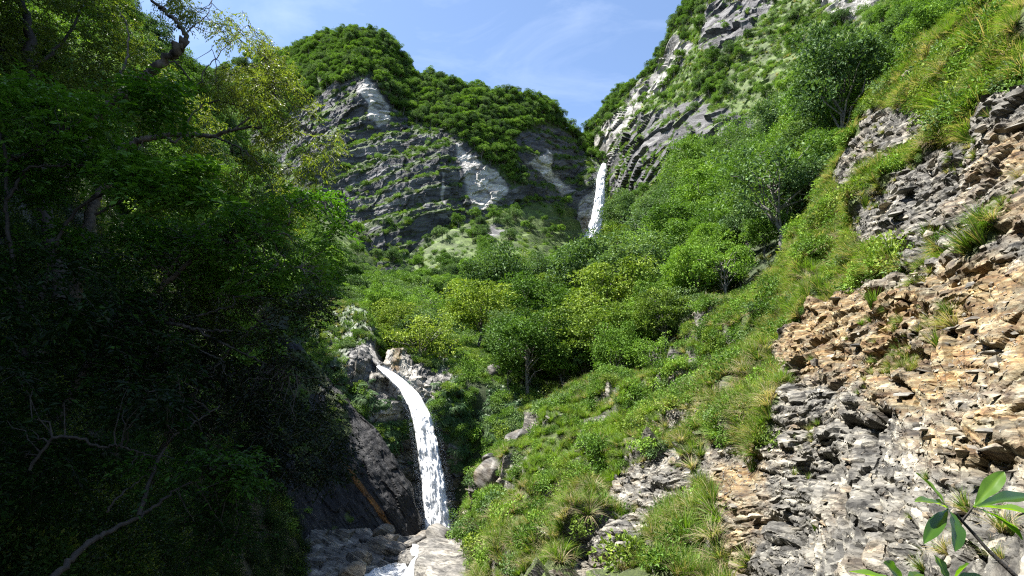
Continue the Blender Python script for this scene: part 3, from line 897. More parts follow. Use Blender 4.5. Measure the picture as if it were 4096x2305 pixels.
along = np.array([0.34, 0.92, 0.18])
along = along / np.linalg.norm(along)
third = np.cross(nb_, along)
warp = fbm(p, 0.09, 4, 801)
s = p @ nb_ + warp * 2.6
al = p @ along + fbm(p, 0.2, 3, 802) * 1.2
th = p @ third
led = 0
for per, amp, sd in ((1.9, 0.55, 1),):
    ph = s / per + fbm(p, 0.5 / per, 3, 850 + sd) * 0.55
    fr = ph - np.floor(ph)
    mod = np.clip(0.5 + 0.9 * fbm(p, 0.35 / per, 3, 870 + sd), 0, 1.3)
    led = led + amp * np.where(fr < 0.82, fr / 0.82, (1 - fr) / 0.18) * mod
fA, eA = facets((al + warp * 2) / 2.9 + th * 0.12, s / 0.55, 900, 0.7)
led0 = led
pass
gravel = smooth(fbm(p, 0.28, 3, 930), 0.05, 0.3)          # patches of loose chippings, smoother
rough = (bare * (1 - 0.6 * gravel) + 0.12) * (0.55 + 0.45 * smooth(p[..., 1], 9, 25))
bulge = (0.4 * fbm(p, 0.10, 4, 803) - 0.6 * np.abs(fbm(p, 0.085, 3, 807)) * 2 + 0.3) * (1.0 + 2.6 * (1 - bare)) + fbm(p, 0.03, 3, 804) * 1.2
gz = (1 - bare) * smooth(800 - px, 0, 120)
fG, eG = facets((p @ np.array([0.75, -0.6, 0.0]) + fbm(p, 0.2, 3, 941) * 2.2) / 3.6, (p[..., 2] * 1.25 + fbm(p, 0.2, 3, 942) * 1.6) / 2.6, 940, 0.7)
step = p[..., 2] / 4.2 + fbm(p, 0.09, 3, 943) * 1.1
step = step - np.floor(step)
bulge = bulge + gz * (fG * 0.5 + 1.3 * np.where(step < 0.7, step / 0.7, (1 - step) / 0.3))
# large ledges and blocks first, then the finer breaks on the displaced faces
nslope.displace(bulge + rough * (led0 + fA * 0.24 - 0.16 * (1 - smooth(eA, 0.0, 0.09))))
for per, amp, sd, fa, fs_, famp in ((0.55, 0.18, 2, 1.3, 0.19, 0.08), (0.18, 0.055, 3, 0.5, 0.08, 0.022)):
    nslope.N = nslope.normals()
    p2 = nslope.P
    s2 = p2 @ nb_ + warp * 2.6 + fbm(p2, 0.7, 2, 951) * 0.25
    al2 = p2 @ along + fbm(p2, 0.5, 3, 802) * 0.6
    ph = s2 / per + fbm(p2, 0.5 / per, 3, 850 + sd) * 0.55
    fr = ph - np.floor(ph)
    mod = np.clip(0.5 + 0.9 * fbm(p2, 0.35 / per, 3, 870 + sd), 0, 1.3)
    f_, e_ = facets(al2 / fa + 7.3, s2 / fs_ + 3.1, 910 + sd * 10, 0.8)
    nslope.displace(rough * (amp * np.where(fr < 0.8, fr / 0.8, (1 - fr) / 0.2) * mod + famp * f_ - 0.4 * famp * (1 - smooth(e_, 0.0, 0.12))))
    if per > 0.5:
        fB = f_
nslope.displace(fbm(nslope.P, 2.2, 3, 805) * 0.04)
ochre = np.maximum.reduce([poly_mask(px, py, q, 30) * w for q, w in (
    ([(770, 350), (795, 312), (830, 292), (880, 282), (960, 255), (1140, 270), (1140, 400), (980, 395), (900, 425), (850, 400), (790, 385)], 0.74),
    ([(985, 130), (1140, 120), (1140, 270), (1000, 240), (960, 215), (985, 190)], 0.66),
    ([(688, 440), (762, 450), (775, 500), (750, 545), (715, 590), (690, 600), (715, 530)], 0.70),
    ([(880, 440), (980, 400), (1140, 400), (1140, 470), (960, 480)], 0.52))])
ochre = np.clip(ochre + 0.55 * fbm(p, 0.16, 4, 806), 0, 1)
ochre = np.maximum(ochre, 0.22 + 0.2 * wobl)
nslope.bare = bare
nf = nslope.normals()
bare = np.maximum(bare, gz * smooth(fbm(p, 0.3, 3, 944) * 0.25 + 0.36 - nf[..., 2], 0.0, 0.14))
nslope.bare = bare
nslope.gravel = gravel * bare
nslope.finish('rocky_slope', M_SLOPE, {'veg': 1 - bare, 'ochre': ochre, 'pale': 0.24 * gravel + 0.34 * smooth(fB, 0.3, 0.8)})
#CONT
# ------------------------------------------------------------------ plant prototypes (mesh data shared by the copies)
def limb_path(a, b, n=6, wig=0.08, r=None, sag=0.0):
    r = r or rng
    a, b = np.asarray(a, float), np.asarray(b, float)
    L = np.linalg.norm(b - a)
    t = np.linspace(0, 1, n)[:, None]
    pts = a + (b - a) * t
    pts[1:-1] += r.normal(0, wig * L, (n - 2, 3))
    pts[:, 2] += -sag * L * (np.sin(t[:, 0] * math.pi))
    return pts


def make_tree(seed, H=10.0, crown_r=4.0, crown_h=6.0, n_cl=46, leaves=70, leaf=0.34, style='round', leaf_m=None, bark=None, cl_r=1.1):
    """returns (trunk mesh, crown mesh); origin at the foot"""
    r = np.random.default_rng(seed)
    trunk = Geo()
    lean = r.normal(0, 0.06 * H, 2)
    top = np.array([lean[0], lean[1], H - crown_h * 0.45])
    tp = limb_path((0, 0, -0.6), top, 8, 0.02, r)
    tp[0, :2] = 0
    rad = np.linspace(0.022 * H, 0.007 * H, 8)
    tube(trunk, tp, rad, 7)
    cz = H - crown_h * 0.5
    cents = []
    tries = 0
    while len(cents) < n_cl and tries < 5000:
        tries += 1
        d = unit(r.normal(0, 1, 3))
        rr = r.random() ** 0.33
        if style == 'umbrella':
            lv = r.integers(0, 4)
            zz = -0.42 + lv * 0.27
            R = (1.0 - abs(zz) * 0.7) * math.sqrt(r.random())
            th = r.random() * 2 * math.pi
            c = np.array([R * math.cos(th) * crown_r, R * math.sin(th) * crown_r, cz + zz * crown_h + r.normal(0, 0.04 * crown_h)])
        else:
            c = d * rr * np.array([crown_r, crown_r, crown_h * 0.5])
            if style == 'round' and d[2] < -0.55:
                continue
            c = c * (1 + 0.22 * math.sin(3 * math.atan2(d[1], d[0]) + seed)) + np.array([lean[0], lean[1], cz])
        if all(np.linalg.norm((c - q) * np.array([1, 1, 1.4])) > cl_r * 0.62 for q in cents):
            cents.append(c)
    crown = Geo()
    n_limb = min(len(cents), 14 if style != 'airy' else 26)
    for k, c in enumerate(cents):
        if k < n_limb:
            f = r.uniform(0.35, 0.98)
            i = int(f * 7)
            a = tp[i]
            tube(trunk, limb_path(a, c, 5, 0.06, r, -0.06), np.linspace(0.009 * H, 0.0022 * H, 5), 5)
        m = int(leaves * r.uniform(0.7, 1.3))
        rad_c = cl_r * r.uniform(0.5, 1.45)
        d = unit(r.normal(0, 1, (m, 3)) + np.array([0, 0, 0.55]))
        rr = r.random(m)[:, None] ** 0.22
        rr = np.where(r.random((m, 1)) < 0.10, rr * r.uniform(1.1, 1.7, (m, 1)), rr)
        flat = 0.34 if style == 'umbrella' else (0.55 if style == 'airy' else 0.72)
        pos = c + d * rr * rad_c * np.array([1, 1, flat])
        out = unit(d * np.array([1, 1, 0.6]) + r.normal(0, 0.5, (m, 3)) + np.array([0, 0, -0.1]))
        nrm = unit(np.array([0, 0, 0.35]) + d * 0.9 + r.normal(0, 0.52, (m, 3)))
        nrm = unit(nrm - (nrm * out).sum(-1, keepdims=True) * out)
        tint = np.clip(0.5 + r.normal(0, 0.13) + r.normal(0, 0.15, m), 0, 1)
        L = leaf * r.uniform(0.7, 1.35, m)
        add_leaves(crown, pos, out, nrm, L, L * r.uniform(0.5, 0.78, m), tint)
    return trunk.mesh('trunk', bark or M_BARK), crown.mesh('crown', leaf_m or M_LEAF_A)


def make_bush(seed, R=1.0, n=420, leaf=0.2, m=None, flat=0.8):
    r = np.random.default_rng(seed)
    g = Geo()
    k = 9
    cs = np.stack([r.normal(0, 0.42, k), r.normal(0, 0.42, k), r.uniform(0.15, 0.75, k) * flat], -1) * R
    rs = r.uniform(0.3, 0.55, k) * R
    w = r.integers(0, k, n)
    d = unit(r.normal(0, 1, (n, 3)))
    pos = cs[w] + d * (rs[w] * r.random(n) ** 0.35)[:, None]
    out = unit(d + r.normal(0, 0.6, (n, 3)))
    nrm = unit(np.array([0, 0, 0.35]) + d * 0.95 + r.normal(0, 0.5, (n, 3)))
    L = leaf * r.uniform(0.7, 1.3, n)
    add_leaves(g, pos, out, nrm, L, L * 0.55, np.clip(0.5 + (r.normal(0, 0.12, k))[w] + r.normal(0, 0.14, n), 0, 1))
    return g.mesh('bush', m or M_LEAF_A)


def make_tuft(seed, n=70, H=1.0, spread=0.55, width=0.022, m=None, dry=0.2, droop=0.6):
    """arching grass blades from one foot"""
    r = np.random.default_rng(seed)
    g = Geo()
    th = r.random(n) * 2 * math.pi
    L = H * r.uniform(0.55, 1.15, n)
    sp = spread * r.random(n) ** 0.6
    base = np.stack([np.cos(th), np.sin(th), 0 * th], -1) * (0.10 * H * r.random(n))[:, None]
    hd = np.stack([np.cos(th), np.sin(th), 0 * th], -1)
    side = np.stack([-np.sin(th), np.cos(th), 0 * th], -1)
    seg = 4
    rows = []
    for i in range(seg + 1):
        t = i / seg
        x = sp * L * (t * 0.7 + t * t * 0.7)
        z = L * (t - droop * sp * 1.15 * t * t * t)
        w = width * H * (1 - t) ** 0.7 * (0.7 + 0.6 * (t < 0.5))
        c = base + hd * x[:, None] + np.array([0, 0, 1]) * z[:, None]
        if i < seg:
            rows.append(c - side * (w if np.ndim(w) == 0 else w[:, None]))
            rows.append(c + side * (w if np.ndim(w) == 0 else w[:, None]))
        else:
            rows.append(c)
    v = np.stack(rows, 1)
    k = v.shape[1]
    b = np.arange(n)[:, None] * k
    q = np.concatenate([b + np.array([2 * i, 2 * i + 1, 2 * i + 3, 2 * i + 2]) for i in range(seg - 1)])
    t = b + np.array([2 * seg - 2, 2 * seg - 1, 2 * seg])
    tint = np.where(r.random(n) < dry, r.uniform(0.75, 1.0, n), r.uniform(0.15, 0.7, n))
    # outer, lower blades are the withered ones
    tint = np.where((sp > 0.75 * spread) & (r.random(n) < dry * 1.8), 0.9, tint)
    g.add(v.reshape(-1, 3), tris=t, quads=q, attr=np.repeat(tint, k))
    return g.mesh('grass_tuft', m or M_GRASS)


def make_fern(seed, n=11, L0=1.0):
    """rosette of drooping pinnate fronds"""
    r = np.random.default_rng(seed)
    g = Geo()
    for k in range(n):
        th = 2 * math.pi * (k + r.random() * 0.7) / n
        L = L0 * r.uniform(0.7, 1.15)
        h = np.array([math.cos(th), math.sin(th), 0])
        sd = np.array([-h[1], h[0], 0])
        rise = r.uniform(0.35, 0.8)
        m = 13
        t = np.linspace(0.08, 1, m)
        spine = h * (L * t * 0.95)[:, None] + np.array([0, 0, 1]) * (L * (rise * t - 1.05 * t * t))[:, None]
        dirs = np.gradient(spine, axis=0)
        for sgn in (-1, 1):
            ll = L * 0.34 * np.sin(np.clip(t, 0.12, 1) * math.pi * 0.93) + 0.02
            add_leaves(g, spine, unit(dirs) * 0.5 + sd * sgn, np.tile([0, 0, 1.0], (m, 1)) + h * 0.3, ll, 0.075 * L0 * np.ones(m), np.clip(0.5 + r.normal(0, 0.1) + r.normal(0, 0.08, m), 0, 1), 0.1)
    return g.mesh('fern', M_FERN)


def make_stone(seed, slab=0.5, n=14, mat=None, lon=1.0):
    r = np.random.default_rng(seed)
    bm = bmesh.new()
    for _ in range(n):
        d = unit(r.normal(0, 1, 3)) * r.uniform(0.75, 1.0)
        bm.verts.new((d[0] * lon, d[1], d[2] * slab))
    bmesh.ops.convex_hull(bm, input=bm.verts)
    bmesh.ops.delete(bm, geom=[v for v in bm.verts if not v.link_faces], context='VERTS')
    me = bpy.data.meshes.new('stone')
    bm.to_mesh(me)
    bm.free()
    for k, val in (('ochre', 0.2 + 0.35 * r.random()), ('pale', 0.35 + 0.4 * r.random()), ('veg', 0.0)):
        a = me.attributes.new(k, 'FLOAT', 'POINT')
        a.data.foreach_set('value', np.full(len(me.vertices), val, np.float32))
    me.materials.append(mat or M_SLOPE)
    return me


def make_boulder(seed, sx=1.0, sy=1.0, sz=0.8, mat=None, rnd=0.16, lev=4):
    """rounded water-worn boulder with chipped faces"""
    r = np.random.default_rng(seed)
    bm = bmesh.new()
    bmesh.ops.create_icosphere(bm, subdivisions=lev, radius=1.0)
    co = np.array([v.co[:] for v in bm.verts])
    for _ in range(9):                       # planes that cut the ball into facets
        d = unit(r.normal(0, 1, 3))
        c = r.uniform(0.62, 0.88)
        over = np.maximum(co @ d - c, 0)
        co = co - over[:, None] * d * 0.9
    co = co * (1 + rnd * fbm(co + seed * 3.1, 1.5, 4, seed))[:, None] * np.array([sx, sy, sz])
    for v, c in zip(bm.verts, co):
        v.co = c
    me = bpy.data.meshes.new('boulder')
    bm.to_mesh(me)
    bm.free()
    for k, val in (('ochre', 0.15 + 0.2 * r.random()), ('pale', 0.1 + 0.3 * r.random()), ('veg', 0.0)):
        a = me.attributes.new(k, 'FLOAT', 'POINT')
        a.data.foreach_set('value', np.full(len(me.vertices), val, np.float32))
    me.polygons.foreach_set('use_smooth', np.full(len(me.polygons), True))
    me.materials.append(mat or M_BOULDER)
    return me


def join_meshes(name, a, b):
    """one mesh of trunk and crown for trees too small to show their parts"""
    va, vb = [np.empty(len(m.vertices) * 3, np.float32) for m in (a, b)]
    a.vertices.foreach_get('co', va)
    b.vertices.foreach_get('co', vb)
    faces, idx = [], []
    off = 0
    quads, tris, qi, ti = [], [], [], []
    for k, m in enumerate((a, b)):
        for p_ in m.polygons:
            (quads if len(p_.vertices) == 4 else tris).append([i + off for i in p_.vertices])
            (qi if len(p_.vertices) == 4 else ti).append(k)
        off += len(m.vertices)
    ta = np.zeros(len(a.vertices))
    tb = np.empty(len(b.vertices), np.float32)
    b.attributes['tint'].data.foreach_get('value', tb)
    return new_mesh(name, np.concatenate([va, vb]).reshape(-1, 3), [np.array(quads).reshape(-1, 4), np.array(tris).reshape(-1, 3)], {'tint': np.concatenate([ta, tb])}, False, [a.materials[0], b.materials[0]], qi + ti)


LEAFS = [M_LEAF_A, M_LEAF_B, M_LEAF_C, M_LEAF_D]
# mid-distance trees (about 10 m tall)
MID = {}
MID['round'] = [make_tree(100 + k, 10, 4.2, 7.4, 44, 210, 0.30, 'round', [M_LEAF_A, M_LEAF_B, M_LEAF_A, M_LEAF_D][k], cl_r=1.35) for k in range(4)]
MID['umbrella'] = [make_tree(120 + k, 10, 5.0, 5.6, 60, 120, 0.32, 'umbrella', [M_LEAF_C, M_LEAF_B][k], cl_r=1.3) for k in range(2)]
MID['airy'] = [make_tree(130 + k, 10, 4.6, 6.6, 54, 46, 0.34, 'airy', [M_LEAF_D, M_LEAF_C, M_LEAF_B][k], cl_r=1.1) for k in range(3)]
MID['pale'] = [make_tree(140, 10, 4.4, 6.4, 50, 70, 0.42, 'round', M_LEAF_E, cl_r=1.2)]
# far trees (about 10 m tall, coarser leaf clumps), trunk and crown in one mesh
FAR = []
for k in range(6):
    t_, c_ = make_tree(160 + k, 10, 4.3, 6.8, 26, 170, 0.44, 'round', [M_LEAF_A, M_LEAF_A, M_LEAF_D, M_LEAF_A, M_LEAF_B, M_LEAF_D][k], cl_r=1.5)
    FAR.append(join_meshes('far_tree', t_, c_))
BUSH = [make_bush(200 + k, 1.0, 560, 0.19, [M_LEAF_A, M_LEAF_B, M_LEAF_D, M_LEAF_C, M_LEAF_A, M_LEAF_B][k]) for k in range(6)]
TUFT = [make_tuft(220 + k, 80, 1.0, [0.55, 0.75, 0.9, 0.65][k], 0.016, M_GRASS, [0.12, 0.25, 0.45, 0.2][k]) for k in range(4)]
TUFT2 = [make_tuft(230 + k, 80, 1.0, 0.6 + 0.1 * k, 0.016, M_GRASS2, 0.07) for k in range(3)]
FERN = [make_fern(240 + k, 11 + k) for k in range(3)]
STONE = [make_stone(260 + k, [0.35, 0.25, 0.5, 0.7, 0.3, 0.45, 0.22, 0.6][k], 12 + k % 4, None, [1.3, 1.6, 1.1, 1.0, 1.8, 1.2, 1.5, 1.0][k]) for k in range(8)]


# ------------------------------------------------------------------ stuff: masses of plants and stones, instanced by geometry nodes
def stuff(name, label, cat, protos, P, nrm, scale, idx, tilt=0.4, seed=0, parent=None, sink=0.05, free=False):
    r = np.random.default_rng(seed)
    coll = bpy.data.collections.new(name + '_kinds')
    for k, me in enumerate(protos):
        o = bpy.data.objects.new('%s_kind_%02d' % (name, k), me)
        coll.objects.link(o)
    n = len(P)
    rot = np.empty((n, 3))
    up = Vector((0, 0, 1))
    for i in range(n):
        if free:
            e = Euler((r.random() * 6.3, r.random() * 6.3, r.random() * 6.3))
        else:
            v = Vector(nrm[i]) * tilt + up * (1 - tilt)
            e = (up.rotation_difference(v).to_matrix() @ Matrix.Rotation(r.random() * 6.2832, 3, 'Z')).to_euler()
        rot[i] = e[:]
    P = np.asarray(P) - np.asarray(nrm) * (np.asarray(scale) * sink)[:, None]
    me = bpy.data.meshes.new(name)
    me.vertices.add(n)
    me.vertices.foreach_set('co', P.astype(np.float32).ravel())
    a = me.attributes.new('rot', 'FLOAT_VECTOR', 'POINT')
    a.data.foreach_set('vector', rot.astype(np.float32).ravel())
    a = me.attributes.new('scl', 'FLOAT', 'POINT')
    a.data.foreach_set('value', np.asarray(scale, np.float32))
    a = me.attributes.new('pidx', 'INT', 'POINT')
    a.data.foreach_set('value', np.asarray(idx, np.int32))
    o = link(name, me, parent, label, cat, None, 'stuff')
    ng = bpy.data.node_groups.new(name + '_nodes', 'GeometryNodeTree')
    ng.interface.new_socket('Geometry', in_out='INPUT', socket_type='NodeSocketGeometry')
    ng.interface.new_socket('Geometry', in_out='OUTPUT', socket_type='NodeSocketGeometry')
    nd, lk = ng.nodes, ng.links
    gi, go = nd.new('NodeGroupInput'), nd.new('NodeGroupOutput')
    ci = nd.new('GeometryNodeCollectionInfo')
    ci.inputs['Collection'].default_value = coll
    ci.inputs['Separate Children'].default_value = True
    ci.inputs['Reset Children'].default_value = True
    ip = nd.new('GeometryNodeInstanceOnPoints')
    ip.inputs['Pick Instance'].default_value = True
    for nm, typ, sock in (('rot', 'FLOAT_VECTOR', 'Rotation'), ('scl', 'FLOAT', 'Scale'), ('pidx', 'INT', 'Instance Index')):
        na = nd.new('GeometryNodeInputNamedAttribute')
        na.data_type = typ
        na.inputs['Name'].default_value = nm
        out = [s_ for s_ in na.outputs if s_.enabled and s_.name == 'Attribute'][0]
        lk.new(out, ip.inputs[sock])
    lk.new(gi.outputs[0], ip.inputs['Points'])
    lk.new(ci.outputs[0], ip.inputs['Instance'])
    lk.new(ip.outputs[0], go.inputs[0])
    md = o.modifiers.new('scatter', 'NODES')
    md.node_group = ng
    return o


def thin(P, dmin, keep=None):
    """greedy minimum spacing; returns indices"""
    cell = {}
    out = []
    dm = np.broadcast_to(np.asarray(dmin, float), (len(P),))
    big = dm.max()
    for i, q in enumerate(P):
        k = tuple((q // big).astype(int))
        ok = True
        for a in (-1, 0, 1):
            for b in (-1, 0, 1):
                for c in (-1, 0, 1):
                    for j in cell.get((k[0] + a, k[1] + b, k[2] + c), ()):
                        if ((P[j] - q) ** 2).sum() < dm[i] ** 2:
                            ok = False
                            break
        if ok:
            cell.setdefault(k, []).append(i)
            out.append(i)
    return np.array(out, int)


def in_view(px, py, m=20):
    return (px > -m) & (px < 1024 + m) & (py > -m) & (py < 576 + m)


TREES = [0]


def place_tree(style, k, pos, height, label, group=None, rz=None, cat='tree', wide=1.0, name=None):
    pr = MID[style]
    t_, c_ = pr[k % len(pr)]
    s_ = height / 10.0
    root = link(name or 'broadleaf_tree', None, None, label, cat, group)
    root.empty_display_size = 0.5
    root.location = pos
    root.rotation_euler = (0, 0, rng.random() * 6.28 if rz is None else rz)
    root.scale = (s_ * wide * rng.uniform(0.85, 1.15), s_ * wide * rng.uniform(0.85, 1.15), s_)
    link('trunk', t_, root)
    link('crown', c_, root)
    TREES[0] += 1
    return root


def place_far(k, pos, height, label, group, wide=1.0):
    o = link('broadleaf_tree', FAR[k % len(FAR)], None, label, 'tree', group)
    o.location = pos
    o.rotation_euler = (0, 0, rng.random() * 6.28)
    s_ = height / 10.0
    o.scale = (s_ * wide, s_ * wide, s_)
    TREES[0] += 1
    return o


# ------------------------------------------------------------------ trees of the middle valley, one by one
def px_h(L, px, py, hpx):
    """foot on layer L and the height in metres of a thing hpx pixels tall there"""
    q = L.sample(np.array([px]), np.array([py]))[0]
    d = np.linalg.norm(q)
    return q, hpx * d / FPX * 0.93


heroes = [
    (forest, 478, 352, 72, 'umbrella', 0, 'layered yellow-green tree standing above the lip of the lower waterfall', 1.15),
    (forest, 528, 402, 88, 'round', 0, 'big dark round tree over the grey boulder right of the lower waterfall', 1.0),
    (forest, 590, 352, 62, 'airy', 0, 'thin-leaved grey-green tree with bare forked trunks in mid slope', 1.2),
    (forest, 618, 404, 78, 'round', 1, 'bright green round tree at the top of the grassy patch', 0.85),
    (forest, 660, 392, 56, 'airy', 2, 'small slender tree with open crown beside the tall dry grass', 0.9),
    (forest, 574, 296, 52, 'umbrella', 1, 'bright green flat-tiered tree just below the foot of the upper waterfall', 1.0),
    (forest, 521, 300, 50, 'airy', 1, 'yellowish open tree left of the flat-tiered tree under the upper waterfall', 1.1),
    (forest, 746, 256, 36, 'pale', 0, 'pale silvery tree among the dark forest on the right spur', 1.1),
    (forest, 674, 296, 34, 'pale', 0, 'pale whitish-leaved tree in the middle of the forest slope', 1.0),
    (forest, 556, 350, 58, 'round', 2, 'deep green round tree behind the bare forked trunks', 1.0),
    (forest, 640, 330, 58, 'round', 1, 'full bright green tree right of the forked trunks', 1.0),
    (forest, 700, 300, 56, 'round', 1, 'tall light green tree left of the silvery tree', 0.95),
    (forest, 505, 372, 56, 'round', 3, 'dark bluish tree between the layered tree and the grey boulder', 0.95),
    (forest, 700, 342, 50, 'airy', 0, 'grey-green open tree at the edge of the tall grass fringe', 1.0),
    (forest, 760, 210, 62, 'round', 2, 'large dark round tree on the crest of the forest spur', 1.15),
    (forest, 715, 210, 58, 'round', 0, 'broad tree below the dark rock outcrop on the spur', 1.15),
    (forest, 800, 190, 66, 'round', 1, 'tall tree with sunlit top near the grass slope on the right', 1.0),
]
hero_P = []
for L, hx, hy, hp, stl, k, lab, wd in heroes:
    q, hm = px_h(L, hx, hy, hp)
    hero_P.append(q)
    place_tree(stl, k, q, hm, lab, wide=wd)
hero_P = np.array(hero_P)

# filler of the forest spur
wgt = (forest.py > -40) * (forest.px > 455) * 1.0
wgt[forest.nv:] *= 0.4
P, Nn, qx, qy = forest.scatter(2600, wgt, 31)
hts = (8.5 + 14.0 * rng.random(len(P)) ** 1.5) * (0.55 + 0.45 * smooth(P[:, 1], 70, 150))
hts = hts[np.argsort(np.argsort(rng.random(len(P))))]
hts = hts * np.where((qx < 620) & (qy < 300), 0.62, 1.0) * np.where(qy < 150, 0.6, 1.0)
edge = np.interp(qx, *np.array(nr_top).T) - qy               # how far above the grass edge
ok = (edge > -12) & ~((qx < 500) & (qy > 385)) & ~((qx < 512) & (qx > 440) & (qy > 340))
P, qx, qy, hts = P[ok], qx[ok], qy[ok], hts[ok]
allP = np.concatenate([hero_P, P])
keep = thin(allP, np.concatenate([np.full(len(hero_P), 0.1), hts * 0.54]))
keep = keep[keep >= len(hero_P)] - len(hero_P)
P, qx, qy, hts = P[keep], qx[keep], qy[keep], hts[keep]
order = np.argsort(-hts / np.linalg.norm(P, axis=1))
styles = ['round'] * 5 + ['airy'] * 3 + ['umbrella'] * 2
n_ind = 130
for i in order[:n_ind]:
    stl = styles[rng.integers(0, 10)]
    kk = int(rng.integers(0, 4))
    look = {'round': ['mid-green round tree', 'bright green round tree', 'mid-green round tree', 'bluish-green round tree'][kk % 4],
            'airy': ['grey-green open-crowned tree', 'yellowish open-crowned tree', 'bright green open-crowned tree'][kk % 3],
            'umbrella': ['yellow-green flat-tiered tree', 'light green flat-tiered tree'][kk % 2]}[stl]
    ed = np.interp(qx[i], *np.array(nr_top).T) - qy[i]
    zone = ('at the edge of the tall grass' if ed < 25 else 'below the upper waterfall' if qx[i] < 620 and qy[i] < 300 else 'above the lower waterfall' if qx[i] < 560
            else 'under the dark rock outcrop' if qx[i] < 760 and qy[i] < 215 else 'on the high crest toward the top right' if qy[i] < 130 else 'around the silvery tree' if qx[i] > 700 else 'in the middle of the forest slope')
    big = 'large ' if hts[i] > 13.5 else 'small ' if hts[i] < 8.5 else ''
    place_tree(stl, kk, P[i], hts[i] * 1.05, big + look + ' in the forest ' + zone, 'trees of the forest spur', wide=rng.uniform(0.9, 1.2))
rest = order[n_ind:]
spur_rest = (P[rest], hts[rest])

# ------------------------------------------------------------------ trees on the domed mountain
P, Nn, qx, qy = dome.scatter(9000, dome.tree_m * np.where(np.arange(dome.P.shape[0])[:, None] < dome.nv + 9, 1, 0), 41)
hts = rng.uniform(6.5, 13.5, len(P)) * (1 - 0.25 * rng.random(len(P)))
keep = thin(P, hts * 0.46)
P, qx, qy, hts, Nn = P[keep], qx[keep], qy[keep], hts[keep], Nn[keep]
order = np.argsort(-hts + rng.normal(0, 1.5, len(hts)))
for c, i in enumerate(order[:100]):
    top = qx[i] < 411
    place_far(int(rng.integers(0, 6)), P[i] - Nn[i] * 0.8, hts[i] * 1.05,
              (('tall ' if hts[i] > 13 else 'low ' if hts[i] < 10 else '') + 'dark tree ' + (('on the left flank of the forested dome' if qx[i] < 310 else 'on the skyline of the forested dome' if qy[i] < 58 else 'just above the pale scar under the dome' if qx[i] < 385 else 'on the right edge of the forested dome') if top
               else ('on the skyline of the mountain shoulder' if qy[i] < np.interp(qx[i], *np.array(dome_top).T) + 8 else 'hanging beside the broad pale scar' if qx[i] < 500 else 'above the notch of the upper waterfall' if qx[i] > 545 else 'on the wooded face of the shoulder'))),
              'trees on the dome' if top else 'trees on the shoulder', rng.uniform(0.95, 1.3))
rest = order[100:]
far_P, far_H, far_N = [P[rest]], [hts[rest]], [Nn[rest]]

# trees along the skyline of the right mountain and scattered on it
crest = np.exp(-((np.arange(rmt.P.shape[0])[:, None] - rmt.nv) / 12.0) ** 2) * (rmt.px < 720)
clump = smooth(fbm(rmt.P, 0.018, 4, 177), 0.02, 0.25)
P, Nn, qx, qy = rmt.scatter(2600, (1 - 0.92 * rmt.bare) * (0.06 + 1.0 * clump * (rmt.px > 600) + 2.5 * crest) * in_view(rmt.px, rmt.py, 30), 43)
hts = rng.uniform(4.5, 11, len(P))
keep = thin(P, hts * 0.5)
P, qx, qy, hts, Nn = P[keep], qx[keep], qy[keep], hts[keep], Nn[keep]
order = np.argsort(-hts / np.linalg.norm(P, axis=1))
for i in order[:34]:
    place_far(int(rng.integers(0, 6)), P[i] - Nn[i] * 0.5, hts[i] * 1.1, ('tall' if hts[i] > 9.5 else 'small') + ' tree on the grassy mountain ' + ('along its left skyline' if qx[i] < 690 else 'below the grey upper crag' if qx[i] < 790 else 'near the top edge at right'), 'trees on the grassy mountain', rng.uniform(0.95, 1.25))
rest = order[34:]
far_P.append(P[rest]); far_H.append(hts[rest]); far_N.append(Nn[rest])

def fall_clear(L):
    return 1 - poly_mask(L.px, L.py, [(566, 196), (588, 186), (598, 160), (612, 160), (616, 228), (600, 262), (560, 262)], 3)


# upper valley and scree: clumped small trees, denser near the lower fall
clump = smooth(fbm(scr.P, 0.02, 4, 277), -0.1, 0.3)
nearv = 1 - smooth(scr.P[..., 1], 150, 320)
P, Nn, qx, qy = scr.scatter(4200, (scr.veg > 0.4) * (0.006 + 0.05 * clump + 3.0 * nearv) * fall_clear(scr) * (scr.py > 180) * ~((scr.px > 425) & (scr.px < 530) & (scr.py > 300)), 45)
hts = rng.uniform(4.5, 11.5, len(P))
keep = thin(P, hts * 0.5)
P, qx, qy, hts, Nn = P[keep], qx[keep], qy[keep], hts[keep], Nn[keep]
order = np.argsort(-hts / np.linalg.norm(P, axis=1))
for i in order[:40]:
    place_tree(styles[rng.integers(0, 10)], int(rng.integers(0, 4)), P[i], hts[i], ('tall' if hts[i] > 9.5 else 'low') + ' tree in the wooded dell ' + ('left of the lower waterfall lip' if qx[i] < 375 else 'behind the lower waterfall lip' if qx[i] < 430 else 'beside the layered yellow-green tree'), 'trees of the dell', wide=rng.uniform(0.95, 1.25))
rest = order[40:]
far_P.append(P[rest]); far_H.append(hts[rest]); far_N.append(Nn[rest])

